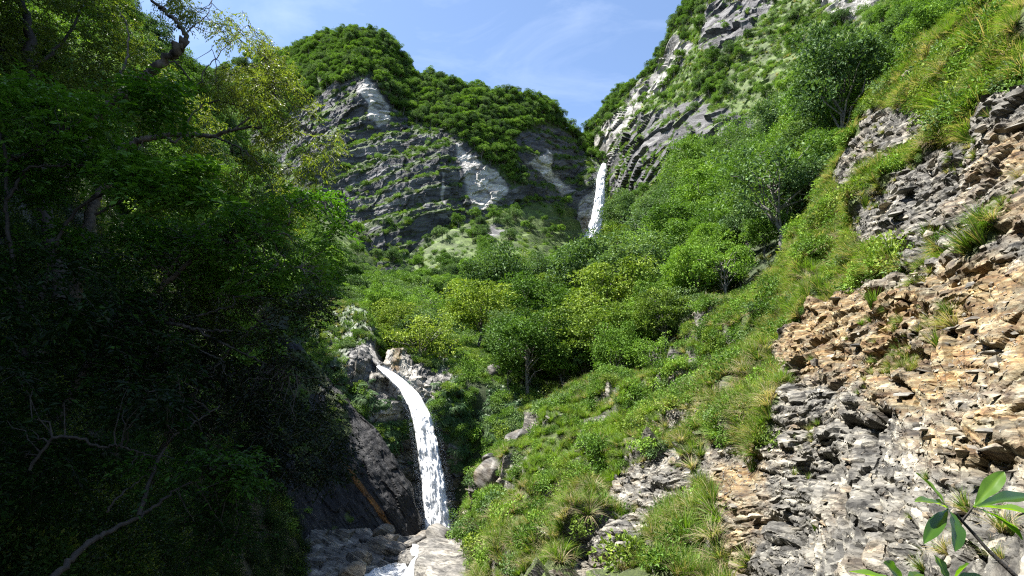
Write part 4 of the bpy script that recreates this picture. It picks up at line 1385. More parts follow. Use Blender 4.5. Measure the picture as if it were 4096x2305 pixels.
# far ridge and left hill
P, Nn, qx, qy = ridge.scatter(1500, np.ones(ridge.px.shape), 47)
hts = rng.uniform(9, 15, len(P))
keep = thin(P, hts * 0.55)
far_P.append(P[keep]); far_H.append(hts[keep]); far_N.append(Nn[keep])
P, Nn, qx, qy = lhill.scatter(2600, in_view(lhill.px, lhill.py, 120) * smooth(lhill.P[..., 1], 62, 75) * ~((lhill.px > 240) & (lhill.py > 320)) * (1 - poly_mask(lhill.px, lhill.py, [(285, 290), (400, 280), (400, 400), (285, 400)], 8)), 49)
hts = rng.uniform(6, 11, len(P))
keep = thin(P, hts * 0.48)
far_P.append(P[keep]); far_H.append(hts[keep]); far_N.append(Nn[keep])
fP, fN, fx, fy = forest.scatter(1500, wgt * (forest.px > 500), 33)
fe_ = np.interp(fx, *np.array(nr_top).T) - fy
fP = fP[fe_ > 0]
fP = fP[thin(fP, 3.4)]
far_P.append(fP); far_H.append(rng.uniform(4.0, 7.5, len(fP))); far_N.append(np.tile([0, 0, 1.0], (len(fP), 1)))
bi = rng.integers(0, 80 * 70, 700)  # trees added on the unseen bank, lengthening its shade
bP = HP.reshape(-1, 3)[bi] + rng.normal(0, 0.5, (700, 3)) * np.array([1, 1, 0])
bP = bP[(bP[:, 0] < -24) & (TT.ravel()[bi] < 1.25)]
bP = bP[thin(bP, 4.0)]
bqx, bqy = to_px(bP + np.array([0, 0, 5.0]))
bP = bP[(bqx < -70) | (bP[:, 1] < 2)]
far_P.append(bP); far_H.append(rng.uniform(6, 10, len(bP))); far_N.append(np.tile([0, 0, 1.0], (len(bP), 1)))
far_P.append(spur_rest[0]); far_H.append(spur_rest[1]); far_N.append(np.tile([0, 0, 1.0], (len(spur_rest[0]), 1)))
P, H_, Nn = np.concatenate(far_P), np.concatenate(far_H), np.concatenate(far_N)
stuff('distant_forest', 'dark green forest covering the mountain tops and valley sides', 'forest', FAR, P, Nn, H_ / 10, rng.integers(0, 6, len(P)), 0.1, 51)

# ------------------------------------------------------------------ shrubs
SP, SN, SS = [], [], []
for L, n, w, lo, hi, sd in (
        (dome, 3600, (dome.veg > 0.62) * (1 - 0.85 * dome.tree_m) * fall_clear(dome), 1.0, 2.6, 61),
        (rmt, 8000, (0.04 + 1.0 * (rmt.veg > 0.5)) * in_view(rmt.px, rmt.py, 30), 0.8, 2.6, 62),
        (scr, 2400, (scr.veg > 0.35) * fall_clear(scr) * (1 - 0.75 * smooth(scr.P[..., 1], 220, 330)), 0.8, 2.3, 63),
        (forest, 900, np.ones(forest.px.shape), 0.8, 1.8, 64),
        (forest, 420, poly_mask(forest.px, forest.py, [(448, 352), (500, 340), (545, 380), (540, 430), (500, 460), (470, 480), (455, 420)], 6), 0.5, 1.3, 74),
        (lhill, 1500, in_view(lhill.px, lhill.py, 60) * ~((lhill.px > 280) & (lhill.py > 330)) * smooth(lhill.P[..., 1], 60, 80), 0.7, 1.8, 65),
        (gorge, 1700, gorge.veg * (gorge.py < 440), 0.35, 1.1, 66),
        (slab, 160, slab.veg, 0.25, 0.7, 67),
        (nslope, 2600, (1 - nslope.bare) * (0.25 + smooth(fbm(nslope.P, 0.13, 3, 68), 0.05, 0.3)) * in_view(nslope.px, nslope.py, 10), 0.35, 1.3, 68)):
    P, Nn, qx, qy = L.scatter(n, w, sd)
    SP.append(P); SN.append(Nn); SS.append(rng.uniform(lo, hi, n) * (0.7 + 0.5 * rng.random(n)))
P, Nn, S_ = np.concatenate(SP), np.concatenate(SN), np.concatenate(SS)
NB_ = [make_bush(210 + k, 1.0, 1000, 0.10, [M_LEAF_SHADED, M_LEAF_SHADED, M_LEAF_NEAR][k], 0.9) for k in range(3)]  # dark leaf colour adds to the shade under the near trees
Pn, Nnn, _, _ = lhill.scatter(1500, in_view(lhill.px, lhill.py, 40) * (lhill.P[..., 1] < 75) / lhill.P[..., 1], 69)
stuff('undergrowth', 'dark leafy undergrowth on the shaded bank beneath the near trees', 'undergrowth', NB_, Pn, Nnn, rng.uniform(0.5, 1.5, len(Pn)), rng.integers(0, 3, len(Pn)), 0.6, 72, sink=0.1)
stuff('shrubs', 'low green shrubs growing over ledges, scree and forest floor', 'shrub', BUSH, P, Nn, S_, rng.integers(0, 6, len(P)), 0.45, 71, sink=0.1)

# ------------------------------------------------------------------ grass and ferns
GP, GN_, GS, GI = [], [], [], []
bright = poly_mask(nslope.px, nslope.py, [(500, 465), (545, 415), (600, 408), (640, 420), (640, 470), (600, 480), (520, 500)], 20)
for L, n, w, lo, hi, sd in (
        (nslope, 11000, (1 - nslope.bare) ** 2 * in_view(nslope.px, nslope.py, 15) / (nslope.P[..., 1] ** 1.0), 0.5, 1.5, 81),
        (nslope, 700, nslope.bare * smooth(fbm(nslope.P, 0.3, 3, 88), 0.22, 0.4) * in_view(nslope.px, nslope.py, 5), 0.2, 0.6, 82),
        (forest, 500, (np.abs(np.interp(forest.px, *np.array(nr_top).T) - forest.py) < 16) * 1.0 * (forest.py < 420), 0.8, 1.7, 83),
        (rmt, 6000, (rmt.veg > 0.5) * in_view(rmt.px, rmt.py, 20), 1.2, 2.6, 84),
        (scr, 1500, (scr.veg > 0.5) * (scr.P[..., 1] < 300) * 1.0, 0.9, 1.9, 85),
        (gorge, 900, gorge.veg * (gorge.py < 400), 0.5, 1.2, 86)):
    P, Nn, qx, qy = L.scatter(n, w, sd)
    GP.append(P); GN_.append(Nn); GS.append(rng.uniform(lo, hi, n))
    k = rng.integers(0, 4, n)
    if L is nslope and n > 1000:
        b = L.sample(qx, np.minimum(qy, 639), bright)
        k = np.where(rng.random(n) < 0.28 + 0.6 * b, rng.integers(4, 7, n), k)
    if L in (rmt, scr):
        k = np.where(rng.random(n) < 0.5, rng.integers(4, 7, n), k)
    GI.append(k)
P, Nn, S_, I_ = np.concatenate(GP), np.concatenate(GN_), np.concatenate(GS), np.concatenate(GI)
stuff('grass', 'tall arching silvergrass, green with withered straw blades, over the slopes', 'grass', TUFT + TUFT2, P, Nn, S_, I_, 0.5, 91)

P, Nn, qx, qy = gorge.scatter(620, gorge.veg * (gorge.py > 370) + 0.12 * (gorge.py < 470) * (gorge.py > 380), 92)
P2, N2, _, _ = forest.scatter(260, poly_mask(forest.px, forest.py, [(480, 395), (530, 385), (545, 420), (520, 455), (485, 450)], 6), 93)
P, Nn = np.concatenate([P, P2]), np.concatenate([Nn, N2])
stuff('ferns', 'drooping ferns hanging on the wet walls of the gorge', 'ferns', FERN, P, Nn, rng.uniform(0.7, 1.6, len(P)), rng.integers(0, 3, len(P)), 0.55, 94)
#CONT
# ------------------------------------------------------------------ stones and slabs of the near slope (parts of it), boulders (things)
def rock_part(name, parent, me, pos, scale, rot):
    o = link(name, me, parent)
    o.location = pos
    o.scale = scale
    o.rotation_euler = rot
    return o


bed_q = Vector((0, 0, 1)).rotation_difference(Vector(nb_))
P, Nn, qx, qy = nslope.scatter(2600, nslope.bare * (0.4 + nslope.gravel) * in_view(nslope.px, nslope.py, -2) / nslope.P[..., 1] ** 1.2, 101)
size = rng.uniform(0.035, 0.11, len(P)) * (1 + 1.4 * (rng.random(len(P)) < 0.10)) * (0.6 + P[:, 1] / 40)
order = np.argsort(-size / np.linalg.norm(P, axis=1))
for i in order[:290]:
    q = (Matrix.Rotation(rng.random() * 6.28, 3, 'Z') @ Matrix.Rotation(rng.normal(0, 0.35), 3, 'X'))
    rock_part('stone', nslope.obj, STONE[rng.integers(0, 8)], P[i] + Nn[i] * size[i] * 0.15, [size[i] * rng.uniform(0.8, 1.3) for _ in range(3)], (bed_q.to_matrix() @ q).to_euler())
rest = order[290:]
P2, N2, _, _ = nslope.scatter(6000, (nslope.bare * (0.15 + nslope.gravel)) * in_view(nslope.px, nslope.py, 5) / nslope.P[..., 1] ** 1.4, 102)
s2 = rng.uniform(0.015, 0.05, len(P2)) * (0.5 + P2[:, 1] / 30)
stuff('scree', None, None, STONE, np.concatenate([P[rest], P2]), np.concatenate([Nn[rest], N2]), np.concatenate([size[rest] * 0.8, s2]), rng.integers(0, 8, len(rest) + len(P2)), 0.6, 103, nslope.obj, sink=-0.1)

SLABS = [make_stone(300 + k, [0.24, 0.34, 0.2][k], 24, None, 1.5) for k in range(3)]
for me in SLABS:
    me.attributes['pale'].data.foreach_set('value', np.full(len(me.vertices), 0.12, np.float32))
for hx, hy, wpx, rr in ((911, 190, 30, 0.0), (938, 197, 22, 0.4), (958, 204, 16, 0.9), (900, 214, 26, 0.3), (930, 222, 22, -0.3), (880, 148, 16, 0.5), (868, 170, 18, 0.2), (1000, 100, 24, 0.1), (1014, 122, 26, 0.6),
                        (960, 330, 22, 0.1), (1000, 350, 30, -0.2), (985, 372, 22, 0.5), (840, 300, 20, 0.2), (822, 316, 18, -0.4), (860, 345, 18, 0.9), (905, 395, 28, 0.3), (880, 372, 20, -0.2), (1005, 245, 20, 0.2),
                        (795, 455, 18, 0.5), (815, 470, 20, 0.1), (840, 482, 22, 0.3), (780, 500, 22, 1.2), (870, 500, 24, 0.2), (930, 430, 24, 0.1), (1010, 440, 22, 0.6), (720, 470, 16, 0.9), (735, 505, 14, 0.4)):
    q = nslope.sample(np.array([hx]), np.array([hy]))[0]
    sc_ = wpx * np.linalg.norm(q) / FPX / 2.6
    rock_part('slab', nslope.obj, SLABS[rng.integers(0, 3)], q, (sc_ * 1.1, sc_, sc_), (bed_q.to_matrix() @ Matrix.Rotation(rr * 3, 3, 'Z')).to_euler())

BOULDERS = [make_boulder(320 + k, 1.0, [0.8, 1.0, 0.9, 0.75, 1.1][k], [0.75, 0.6, 0.8, 0.55, 0.65][k]) for k in range(5)]
DARKB = [make_boulder(330 + k, 1.0, 0.9, [0.6, 0.75][k], M_GORGE) for k in range(2)]
for me in DARKB:
    me.attributes['pale'].data.foreach_set('value', np.zeros(len(me.vertices), np.float32))
blist = [
    (sbed, 403, 531, 17, 0, 'smooth pale boulder at the left foot of the lower waterfall'),
    (sbed, 382, 535, 22, 1, 'grey cracked boulder at the end of the rusty seam'),
    (sbed, 380, 550, 28, 2, 'largest grey boulder in the jumble left of the stream'),
    (sbed, 398, 553, 24, 3, 'wedge-shaped grey boulder in front of the plunge pool'),
    (sbed, 360, 558, 22, 4, 'shaded boulder at the outer left end of the boulder jumble'),
    (sbed, 441, 538, 30, 4, 'broad flat boulder right below the falling water'),
    (sbed, 422, 539, 18, 2, 'boulder with bright top between the waterfall foot and the pale bedrock'),
    (sbed, 366, 543, 18, 0, 'rough boulder against the foot of the dark slab'),
    (sbed, 411, 546, 16, 1, 'small pale boulder beside the outflow of the pool'),
    (sbed, 390, 541, 16, 3, 'angular boulder in the middle of the boulder jumble'),
    (sbed, 352, 572, 24, 1, 'dim boulder at the bottom edge left of the white water'),
    (sbed, 410, 562, 14, 0, 'wet boulder parting the white water of the stream'),
    (forest, 494, 378, 22, 2, 'lone grey boulder under the big dark tree'),
    (scr, 422, 331, 24, 11, 'dark boulder on the grassy ledge above the lower waterfall'),
    (nslope, 494, 446, 18, 10, 'dark boulder on the gorge rim at the edge of the grass'),
    (nslope, 516, 438, 34, 11, 'long tilted boulder with brown top on the gorge rim'),
    (nslope, 492, 474, 42, 11, 'rounded brown outcrop boulder overgrown with grass beside the gorge'),
    (nslope, 549, 503, 15, 10, 'small dark boulder half buried in long grass'),
    (nslope, 613, 448, 19, 4, 'rounded grey boulder in the bright green grass'),
    (nslope, 627, 551, 12, 3, 'white angular stone lying on the dark rubble'),
    (nslope, 640, 553, 11, 1, 'second white stone just right of the larger angular one'),
    (nslope, 616, 530, 11, 0, 'upright white stone leaning against the dark schist bank'),
    (nslope, 834, 384, 12, 3, 'pale block at the upper edge of the ochre rock'),
    (nslope, 922, 84, 16, 1, 'rounded grey boulder in the high grass near the top edge'),
]
for L, hx, hy, wpx, k, lab in blist:
    q = L.sample(np.array([hx]), np.array([hy]))[0]
    sc_ = wpx * np.linalg.norm(q) / FPX / 1.9
    o = link('boulder', (DARKB[k - 10] if k >= 10 else BOULDERS[k]), None, lab, 'boulder')
    o.location = q + np.array([0, 0, sc_ * 0.12])
    o.scale = (sc_, sc_, sc_)
    o.rotation_euler = (rng.normal(0, 0.2), rng.normal(0, 0.2) + (0.35 if hx == 516 else 0), rng.random() * 6.28 if hx not in (516, 441) else 0.2)

# ------------------------------------------------------------------ single grass tufts on bare rock
tl = [(878, 312, 26, 'bright grass tuft alone on the ochre rock face'), (955, 118, 34, 'big grass clump hanging over the upper rock ledge'), (935, 108, 26, 'grass clump beside the big hanging clump on the ledge'),
      (922, 236, 18, 'small grass tuft on the shelf under the large slabs'), (846, 282, 24, 'grass clump at the top corner of the ochre rock'), (870, 262, 26, 'green grass clump below the large slabs'), (895, 258, 24, 'pale grass clump at the right end of the grassy shelf'),
      (950, 245, 16, 'thin grass tuft among grey chippings on the right'), (750, 470, 24, 'grass clump on the edge between ochre rock and dark slate'), (700, 500, 30, 'grass clump in front of the brown rock rib'), (692, 540, 30, 'low grass clump at the bottom between rubble and rock rib'),
      (668, 520, 28, 'shaggy grass clump on the dark rubble bank'), (712, 572, 30, 'grass clump at the bottom edge of the picture'), (870, 210, 18, 'grass tuft in a crack left of the large slabs'), (985, 60, 40, 'long-bladed grass clump at the upper right corner'),
      (800, 520, 12, 'tiny green tuft on the grey scree'), (868, 330, 10, 'tiny tuft beside the lone bright tuft')]
for k, (hx, hy, hp, lab) in enumerate(tl):
    q = nslope.sample(np.array([hx]), np.array([hy]))[0]
    s_ = hp * np.linalg.norm(q) / FPX
    root = link('grass_tuft', (TUFT2 + TUFT)[k % 5], None, lab, 'grass tuft', 'tufts on bare rock')
    root.location = q
    root.scale = (s_ * 1.1, s_ * 1.1, s_)
    root.rotation_euler = (0.0, -0.25, rng.random() * 6.28)

# ------------------------------------------------------------------ waterfalls
def water_mat(name, seed, hole=0.42, streak=(5.0, 0.45), tint=(0.93, 0.95, 0.96)):
    m, n, l, out = material(name)
    at_ = N(n, 'ShaderNodeAttribute', attribute_name='flow')
    mp = N(n, 'ShaderNodeMapping')
    mp.inputs['Location'].default_value = (seed * 3.7, seed * 9.1, seed)
    mp.inputs['Scale'].default_value = (streak[0], streak[1], 1)
    l.new(at_.outputs['Vector'], mp.inputs['Vector'])
    no = N(n, 'ShaderNodeTexNoise', i_Scale=1.0, i_Detail=7.0, i_Roughness=0.66, i_Distortion=0.5)
    l.new(mp.outputs[0], no.inputs['Vector'])
    ed = N(n, 'ShaderNodeAttribute', attribute_name='core')
    ad = N(n, 'ShaderNodeMath', operation='ADD')
    l.new(no.outputs['Fac'], ad.inputs[0])
    l.new(ed.outputs['Fac'], ad.inputs[1])
    mr = N(n, 'ShaderNodeMapRange', interpolation_type='SMOOTHSTEP')
    mr.inputs['From Min'].default_value = hole + 0.4
    mr.inputs['From Max'].default_value = hole + 0.9
    l.new(ad.outputs[0], mr.inputs['Value'])
    p_ = N(n, 'ShaderNodeBsdfPrincipled', i_Roughness=0.6)
    p_.inputs['Base Color'].default_value = (*tint, 1)
    tr = N(n, 'ShaderNodeBsdfTranslucent')
    tr.inputs['Color'].default_value = (*tint, 1)
    tp_ = N(n, 'ShaderNodeBsdfTransparent')
    b = N(n, 'ShaderNodeBump', i_Strength=0.5, i_Distance=0.2)
    l.new(no.outputs['Fac'], b.inputs['Height'])
    # aerated water scatters light from all sides: its mean face leans to the open sky
    up_ = N(n, 'ShaderNodeVectorMath', operation='ADD')
    l.new(b.outputs[0], up_.inputs[0])
    up_.inputs[1].default_value = (-0.25, -0.1, 1.3)
    un = N(n, 'ShaderNodeVectorMath', operation='NORMALIZE')
    l.new(up_.outputs[0], un.inputs[0])
    l.new(un.outputs[0], p_.inputs['Normal'])
    mx = N(n, 'ShaderNodeMixShader')
    mx.inputs[0].default_value = 0.3
    l.new(p_.outputs[0], mx.inputs[1])
    l.new(tr.outputs[0], mx.inputs[2])
    m2 = N(n, 'ShaderNodeMixShader')
    l.new(mr.outputs[0], m2.inputs[0])
    l.new(tp_.outputs[0], m2.inputs[1])
    l.new(mx.outputs[0], m2.inputs[2])
    l.new(m2.outputs[0], out.inputs['Surface'])
    return m


def water_sheet(name, parent, path, half, mat, nu, nv, bulge, seed, wid=1.0, fwd=0.0, streak=0.12, solid=0.95, lump=0.0):
    """sheet of falling water, bowed towards the open side, torn at its edges"""
    c = spline(path, nv)
    h = np.interp(np.linspace(0, 1, nv), np.linspace(0, 1, len(half)), half) * wid
    side = np.tile(np.array([1.0, 0.0, 0.0]), (nv, 1))
    tan = unit(np.gradient(c, axis=0))
    side = unit(side - (side * tan).sum(-1, keepdims=True) * tan)
    outw = unit(np.cross(side, tan))
    outw = np.where(outw[:, 1:2] > 0, -outw, outw)
    u = np.linspace(-1, 1, nu)
    arc = np.concatenate([[0], np.cumsum(np.linalg.norm(np.diff(c, axis=0), axis=1))])
    P_ = c[:, None] + side[:, None] * (u[None, :, None] * h[:, None, None]) + outw[:, None] * ((np.sqrt(1 - 0.92 * u ** 2)[None] * h[:, None] * bulge + fwd)[..., None])
    fl = np.stack(np.broadcast_arrays(u[None] * h[:, None], arc[:, None] + 0 * u[None], 0 * u[None] + seed), -1)
    q_ = fl * np.array([3.2, 0.35, 1])
    P_ = P_ + outw[:, None] * (fbm(q_, 1.0, 4, seed)[..., None] * streak * h[:, None, None]) + side[:, None] * (fbm(q_ * np.array([0.3, 1.5, 1]), 1.0, 3, seed + 5)[..., None] * 0.10 * h[:, None, None])
    if lump:
        P_ = P_ + outw[:, None] * (fbm(fl * np.array([1, 0.6, 1]), 0.5 / lump, 4, seed + 9)[..., None] * lump * np.minimum(1, h / h.max())[:, None, None])
    core = solid * (1 - np.abs(u) ** 3.0)[None] + 0 * arc[:, None]
    i = np.arange(nv * nu).reshape(nv, nu)
    q4 = np.stack([i[:-1, :-1], i[:-1, 1:], i[1:, 1:], i[1:, :-1]], -1).reshape(-1, 4)
    me = new_mesh(name, P_.reshape(-1, 3), q4, {'flow': fl.reshape(-1, 3), 'core': core.ravel()}, True, [mat])
    return link(name, me, parent), P_


def spray(name, parent, P_, n, sz, spread, mat, seed):
    r = np.random.default_rng(seed)
    R, C = P_.shape[:2]
    i = (R * (1 - r.random(n) ** 1.6 * 0.9)).astype(int).clip(0, R - 1)
    j = np.where(r.random(n) < 0.6, np.where(r.random(n) < 0.5, 0, C - 1), r.integers(0, C, n))
    c = P_[i, j] + r.normal(0, 1, (n, 3)) * (spread * (0.4 + 1.3 * (i / R) ** 2))[:, None] * np.array([1, 0.7, 1.1])
    s_ = sz * r.uniform(0.4, 1.3, n)[:, None, None]
    tet = np.array([[0, 0, 1.6], [0.7, 0, -0.6], [-0.5, 0.6, -0.6], [-0.5, -0.6, -0.6]])
    v = c[:, None] + tet[None] * s_
    b = np.arange(n)[:, None] * 4
    t = np.concatenate([b + np.array(k) for k in ((0, 1, 2), (0, 2, 3), (0, 3, 1), (1, 3, 2))])
    me = new_mesh(name, v.reshape(-1, 3), t, {'flow': np.zeros((n * 4, 3)), 'core': np.full(n * 4, 2.0)}, False, [mat])
    return link(name, me, parent, kind='stuff')


M_WATER = water_mat('white_water', 1, 0.06)
M_VEIL = water_mat('water_veil', 2, 0.56, (3.5, 0.5))
M_FOAM = water_mat('foam', 3, -1.0)
lw = [(376.5, 365, 96.5), (381, 368.5, 95), (388, 373, 94), (397, 380, 93.2), (406, 389, 92.4), (414, 401, 91.6), (421, 418, 91), (426.5, 440, 90.6), (431, 468, 90.2), (435, 500, 89.8), (438.5, 532, 89.4)]
lh_px = [2, 3, 4.2, 5.4, 6.8, 8.4, 10.0, 11.2, 12.0, 12.6, 13.4]
wpath = np.array([at(a, b, c) for a, b, c in lw])
whalf = np.array([k * 91 / FPX for k in lh_px])
wf = link('waterfall', None, None, 'tall white lower waterfall bending over the lip into the boulder pool', 'waterfall')
wf.location = (0, 0, 0)
water_sheet('water_sheet', wf, wpath, whalf, M_WATER, 60, 300, 0.28, 11, 0.92, lump=0.34)
_, vp = water_sheet('water_veil', wf, wpath, whalf, M_VEIL, 60, 300, 0.38, 12, 1.1, 0.15, 0.2, 0.6, lump=0.4)
water_sheet('water_veil', wf, wpath, whalf, M_VEIL, 60, 300, 0.45, 13, 1.3, 0.3, 0.25, 0.46, lump=0.45)
spray('spray', wf, vp, 7000, 0.026, 0.24, M_FOAM, 5)

uw = [(604, 164, 491), (603, 168, 486), (601, 178, 482), (600, 192, 480), (598.8, 206, 479), (596.5, 220, 478), (593, 233, 477), (587, 246, 475)]
uh_px = [2.2, 3.2, 4.4, 5.2, 5.8, 6.2, 6.8, 8.4]
upath = np.array([at(a, b, c - 9) for a, b, c in uw])
uhalf = np.array([k * 490 / FPX for k in uh_px])
M_WATER_F = water_mat('far_white_water', 4, 0.10, (1.0, 0.06))
M_VEIL_F = water_mat('far_water_veil', 5, 0.58, (0.7, 0.07))
uf = link('waterfall', None, None, 'narrow far upper waterfall dropping from the notch between the mountains', 'waterfall')
water_sheet('water_sheet', uf, upath, uhalf, M_WATER_F, 40, 200, 0.5, 21, lump=1.2)
_, vp = water_sheet('water_veil', uf, upath, uhalf, M_VEIL_F, 40, 200, 0.7, 22, 1.15, 0.6, 0.2, 0.55, lump=1.5)
spray('spray', uf, vp, 2500, 0.16, 1.2, M_FOAM, 6)

# stream below the lower fall
nx, ny = 46, 40
U, V = np.meshgrid(np.linspace(0, 1, nx), np.linspace(0, 1, ny))
l_edge = np.interp(V, [0, 0.3, 0.42, 1], [413, 409, 366, 345])
r_edge = np.interp(V, [0, 0.35, 0.6, 1], [419, 415, 414, 416])
sx = l_edge + (r_edge - l_edge) * U
sy = 548 + V * 60
SPt = sbed.sample(sx, sy) + np.array([0, -0.1, 0.22])
SPt[..., 2] += 0.22 * fbm(SPt * np.array([1, 1, 0.3]), 0.9, 4, 77)
fl = np.stack([SPt[..., 0], SPt[..., 1], 0 * sx], -1)
i = np.arange(nx * ny).reshape(ny, nx)
q4 = np.stack([i[:-1, :-1], i[:-1, 1:], i[1:, 1:], i[1:, :-1]], -1).reshape(-1, 4)
M_STREAM = water_mat('stream_water', 6, 0.30, (0.8, 1.6))
link('stream_water', new_mesh('stream_water', SPt.reshape(-1, 3), q4, {'flow': fl.reshape(-1, 3), 'core': np.full(nx * ny, 0.55)}, True, [M_STREAM]), kind='structure')

# ------------------------------------------------------------------ near trees on the left: traced branches, leaves on twigs
def branch(geo, pts, r0, r1, n=None, sides=7, wob=0.4):
    c = np.array([at(a, b, d) for a, b, d in pts])
    n = n or (len(pts) - 1) * 6 + 1
    s_ = spline(c, n)
    d = np.linalg.norm(s_[0])
    s_[1:-1] += rng.normal(0, r1 * wob + 0.004 * d * 0.2, (n - 2, 3))
    tube(geo, s_, np.linspace(r0, r1, n) * (1 + rng.normal(0, 0.06, n)), sides)
    return s_


def leaf_region(crown, twigs, poly, Y0, Y1, n_tw, n_lf, llen, wr, droop, anchors=None, gap=-0.1, tint0=0.5, freq=0.045, seed=0, twl=0.55, link_p=0.12):
    r = np.random.default_rng(seed)
    poly = np.array(poly, float)
    lo, hi = poly.min(0), poly.max(0)
    pts = []
    while len(pts) < n_tw:
        q = lo + (hi - lo) * r.random((4000, 2))
        m_ = poly_mask(q[:, 0], q[:, 1], poly, 7)
        g_ = fbm(np.stack([q[:, 0], q[:, 1] * 1.25, 0 * q[:, 0] + seed], -1), freq, 4, seed)
        okk = r.random(4000) < m_ * smooth(g_, gap - 0.12, gap + 0.15)
        pts.extend(q[okk].tolist())
    pts = np.array(pts[:n_tw])
    g2 = fbm(np.stack([pts[:, 0], pts[:, 1], 0 * pts[:, 0] + 9.0 + seed], -1), 0.02, 3, seed + 3)
    Y = Y0 + (Y1 - Y0) * np.clip(0.5 + 0.8 * g2 + r.normal(0, 0.2, n_tw), 0, 1)
    c = at(pts[:, 0], pts[:, 1], Y)
    th = r.random(n_tw) * 6.2832
    d = unit(np.stack([np.cos(th) * 0.9 + 0.25, np.sin(th) * 0.9, r.normal(-droop, 0.35, n_tw)], -1))
    L = twl * r.uniform(0.6, 1.4, n_tw)
    side = unit(np.cross(d, np.array([0, 0, 1.0])))
    for k in range(n_lf):
        t = (k + 0.6) / n_lf
        pos = c + d * (L * t)[:, None] + np.array([0, 0, -0.22]) * (L * t * t)[:, None]
        sg = (1 if k % 2 else -1)
        ld = unit(d * 0.8 + side * sg * r.uniform(0.5, 1.1, n_tw)[:, None] + np.array([0, 0, -1]) * (droop * 0.9 + r.normal(0, 0.25, n_tw))[:, None])
        nr = unit(np.array([0, 0, 1.0]) + r.normal(0, 0.45, (n_tw, 3)))
        ll = llen * r.uniform(0.65, 1.25, n_tw)
        add_leaves(crown, pos, ld, nr, ll, ll * wr, np.clip(tint0 + 0.22 * g2 + r.normal(0, 0.13, n_tw), 0, 1), 0.18)
    sel = np.where(r.random(n_tw) < 0.2)[0]
    for i_ in sel:
        tt = np.linspace(0, 1, 4)[:, None]
        tube(twigs, c[i_] + d[i_] * L[i_] * tt + np.array([0, 0, -0.22]) * L[i_] * tt * tt, np.linspace(0.008, 0.003, 4), 3)
    if anchors is not None:
        for i_ in np.where(r.random(n_tw) < link_p)[0]:
            dd = ((anchors - c[i_]) ** 2).sum(1)
            k = np.argmin(dd + r.random(len(dd)) * 0.35 * dd.min())
            if dd[k] > 2.2:
                continue
            tube(twigs, limb_path(anchors[k], c[i_], 6, 0.05, r, 0.03), np.linspace(0.018, 0.006, 6), 4)


def near_tree(label, root_pt, branches, regions, leaf_m, bark, name='broadleaf_tree', **kw):
    root = link(name, None, None, label, 'tree')
    anchors = []
    wood = Geo()
    for pts, r0, r1 in branches:
        g = Geo()
        s_ = branch(g, pts, r0, r1)
        anchors.append(s_)
        link('trunk' if r0 > 0.15 else 'branch', g.mesh('branch', bark, True), root)
    anchors = np.concatenate(anchors)
    crown, tw = Geo(), Geo()
    for k, rg in enumerate(regions):
        leaf_region(crown, tw, anchors=anchors, seed=len(label) * 7 + k * 13, **rg)
    link('crown', crown.mesh('crown', leaf_m), root)
    if tw.n:
        link('twigs', tw.mesh('twigs', bark), root, kind='stuff')
    return root


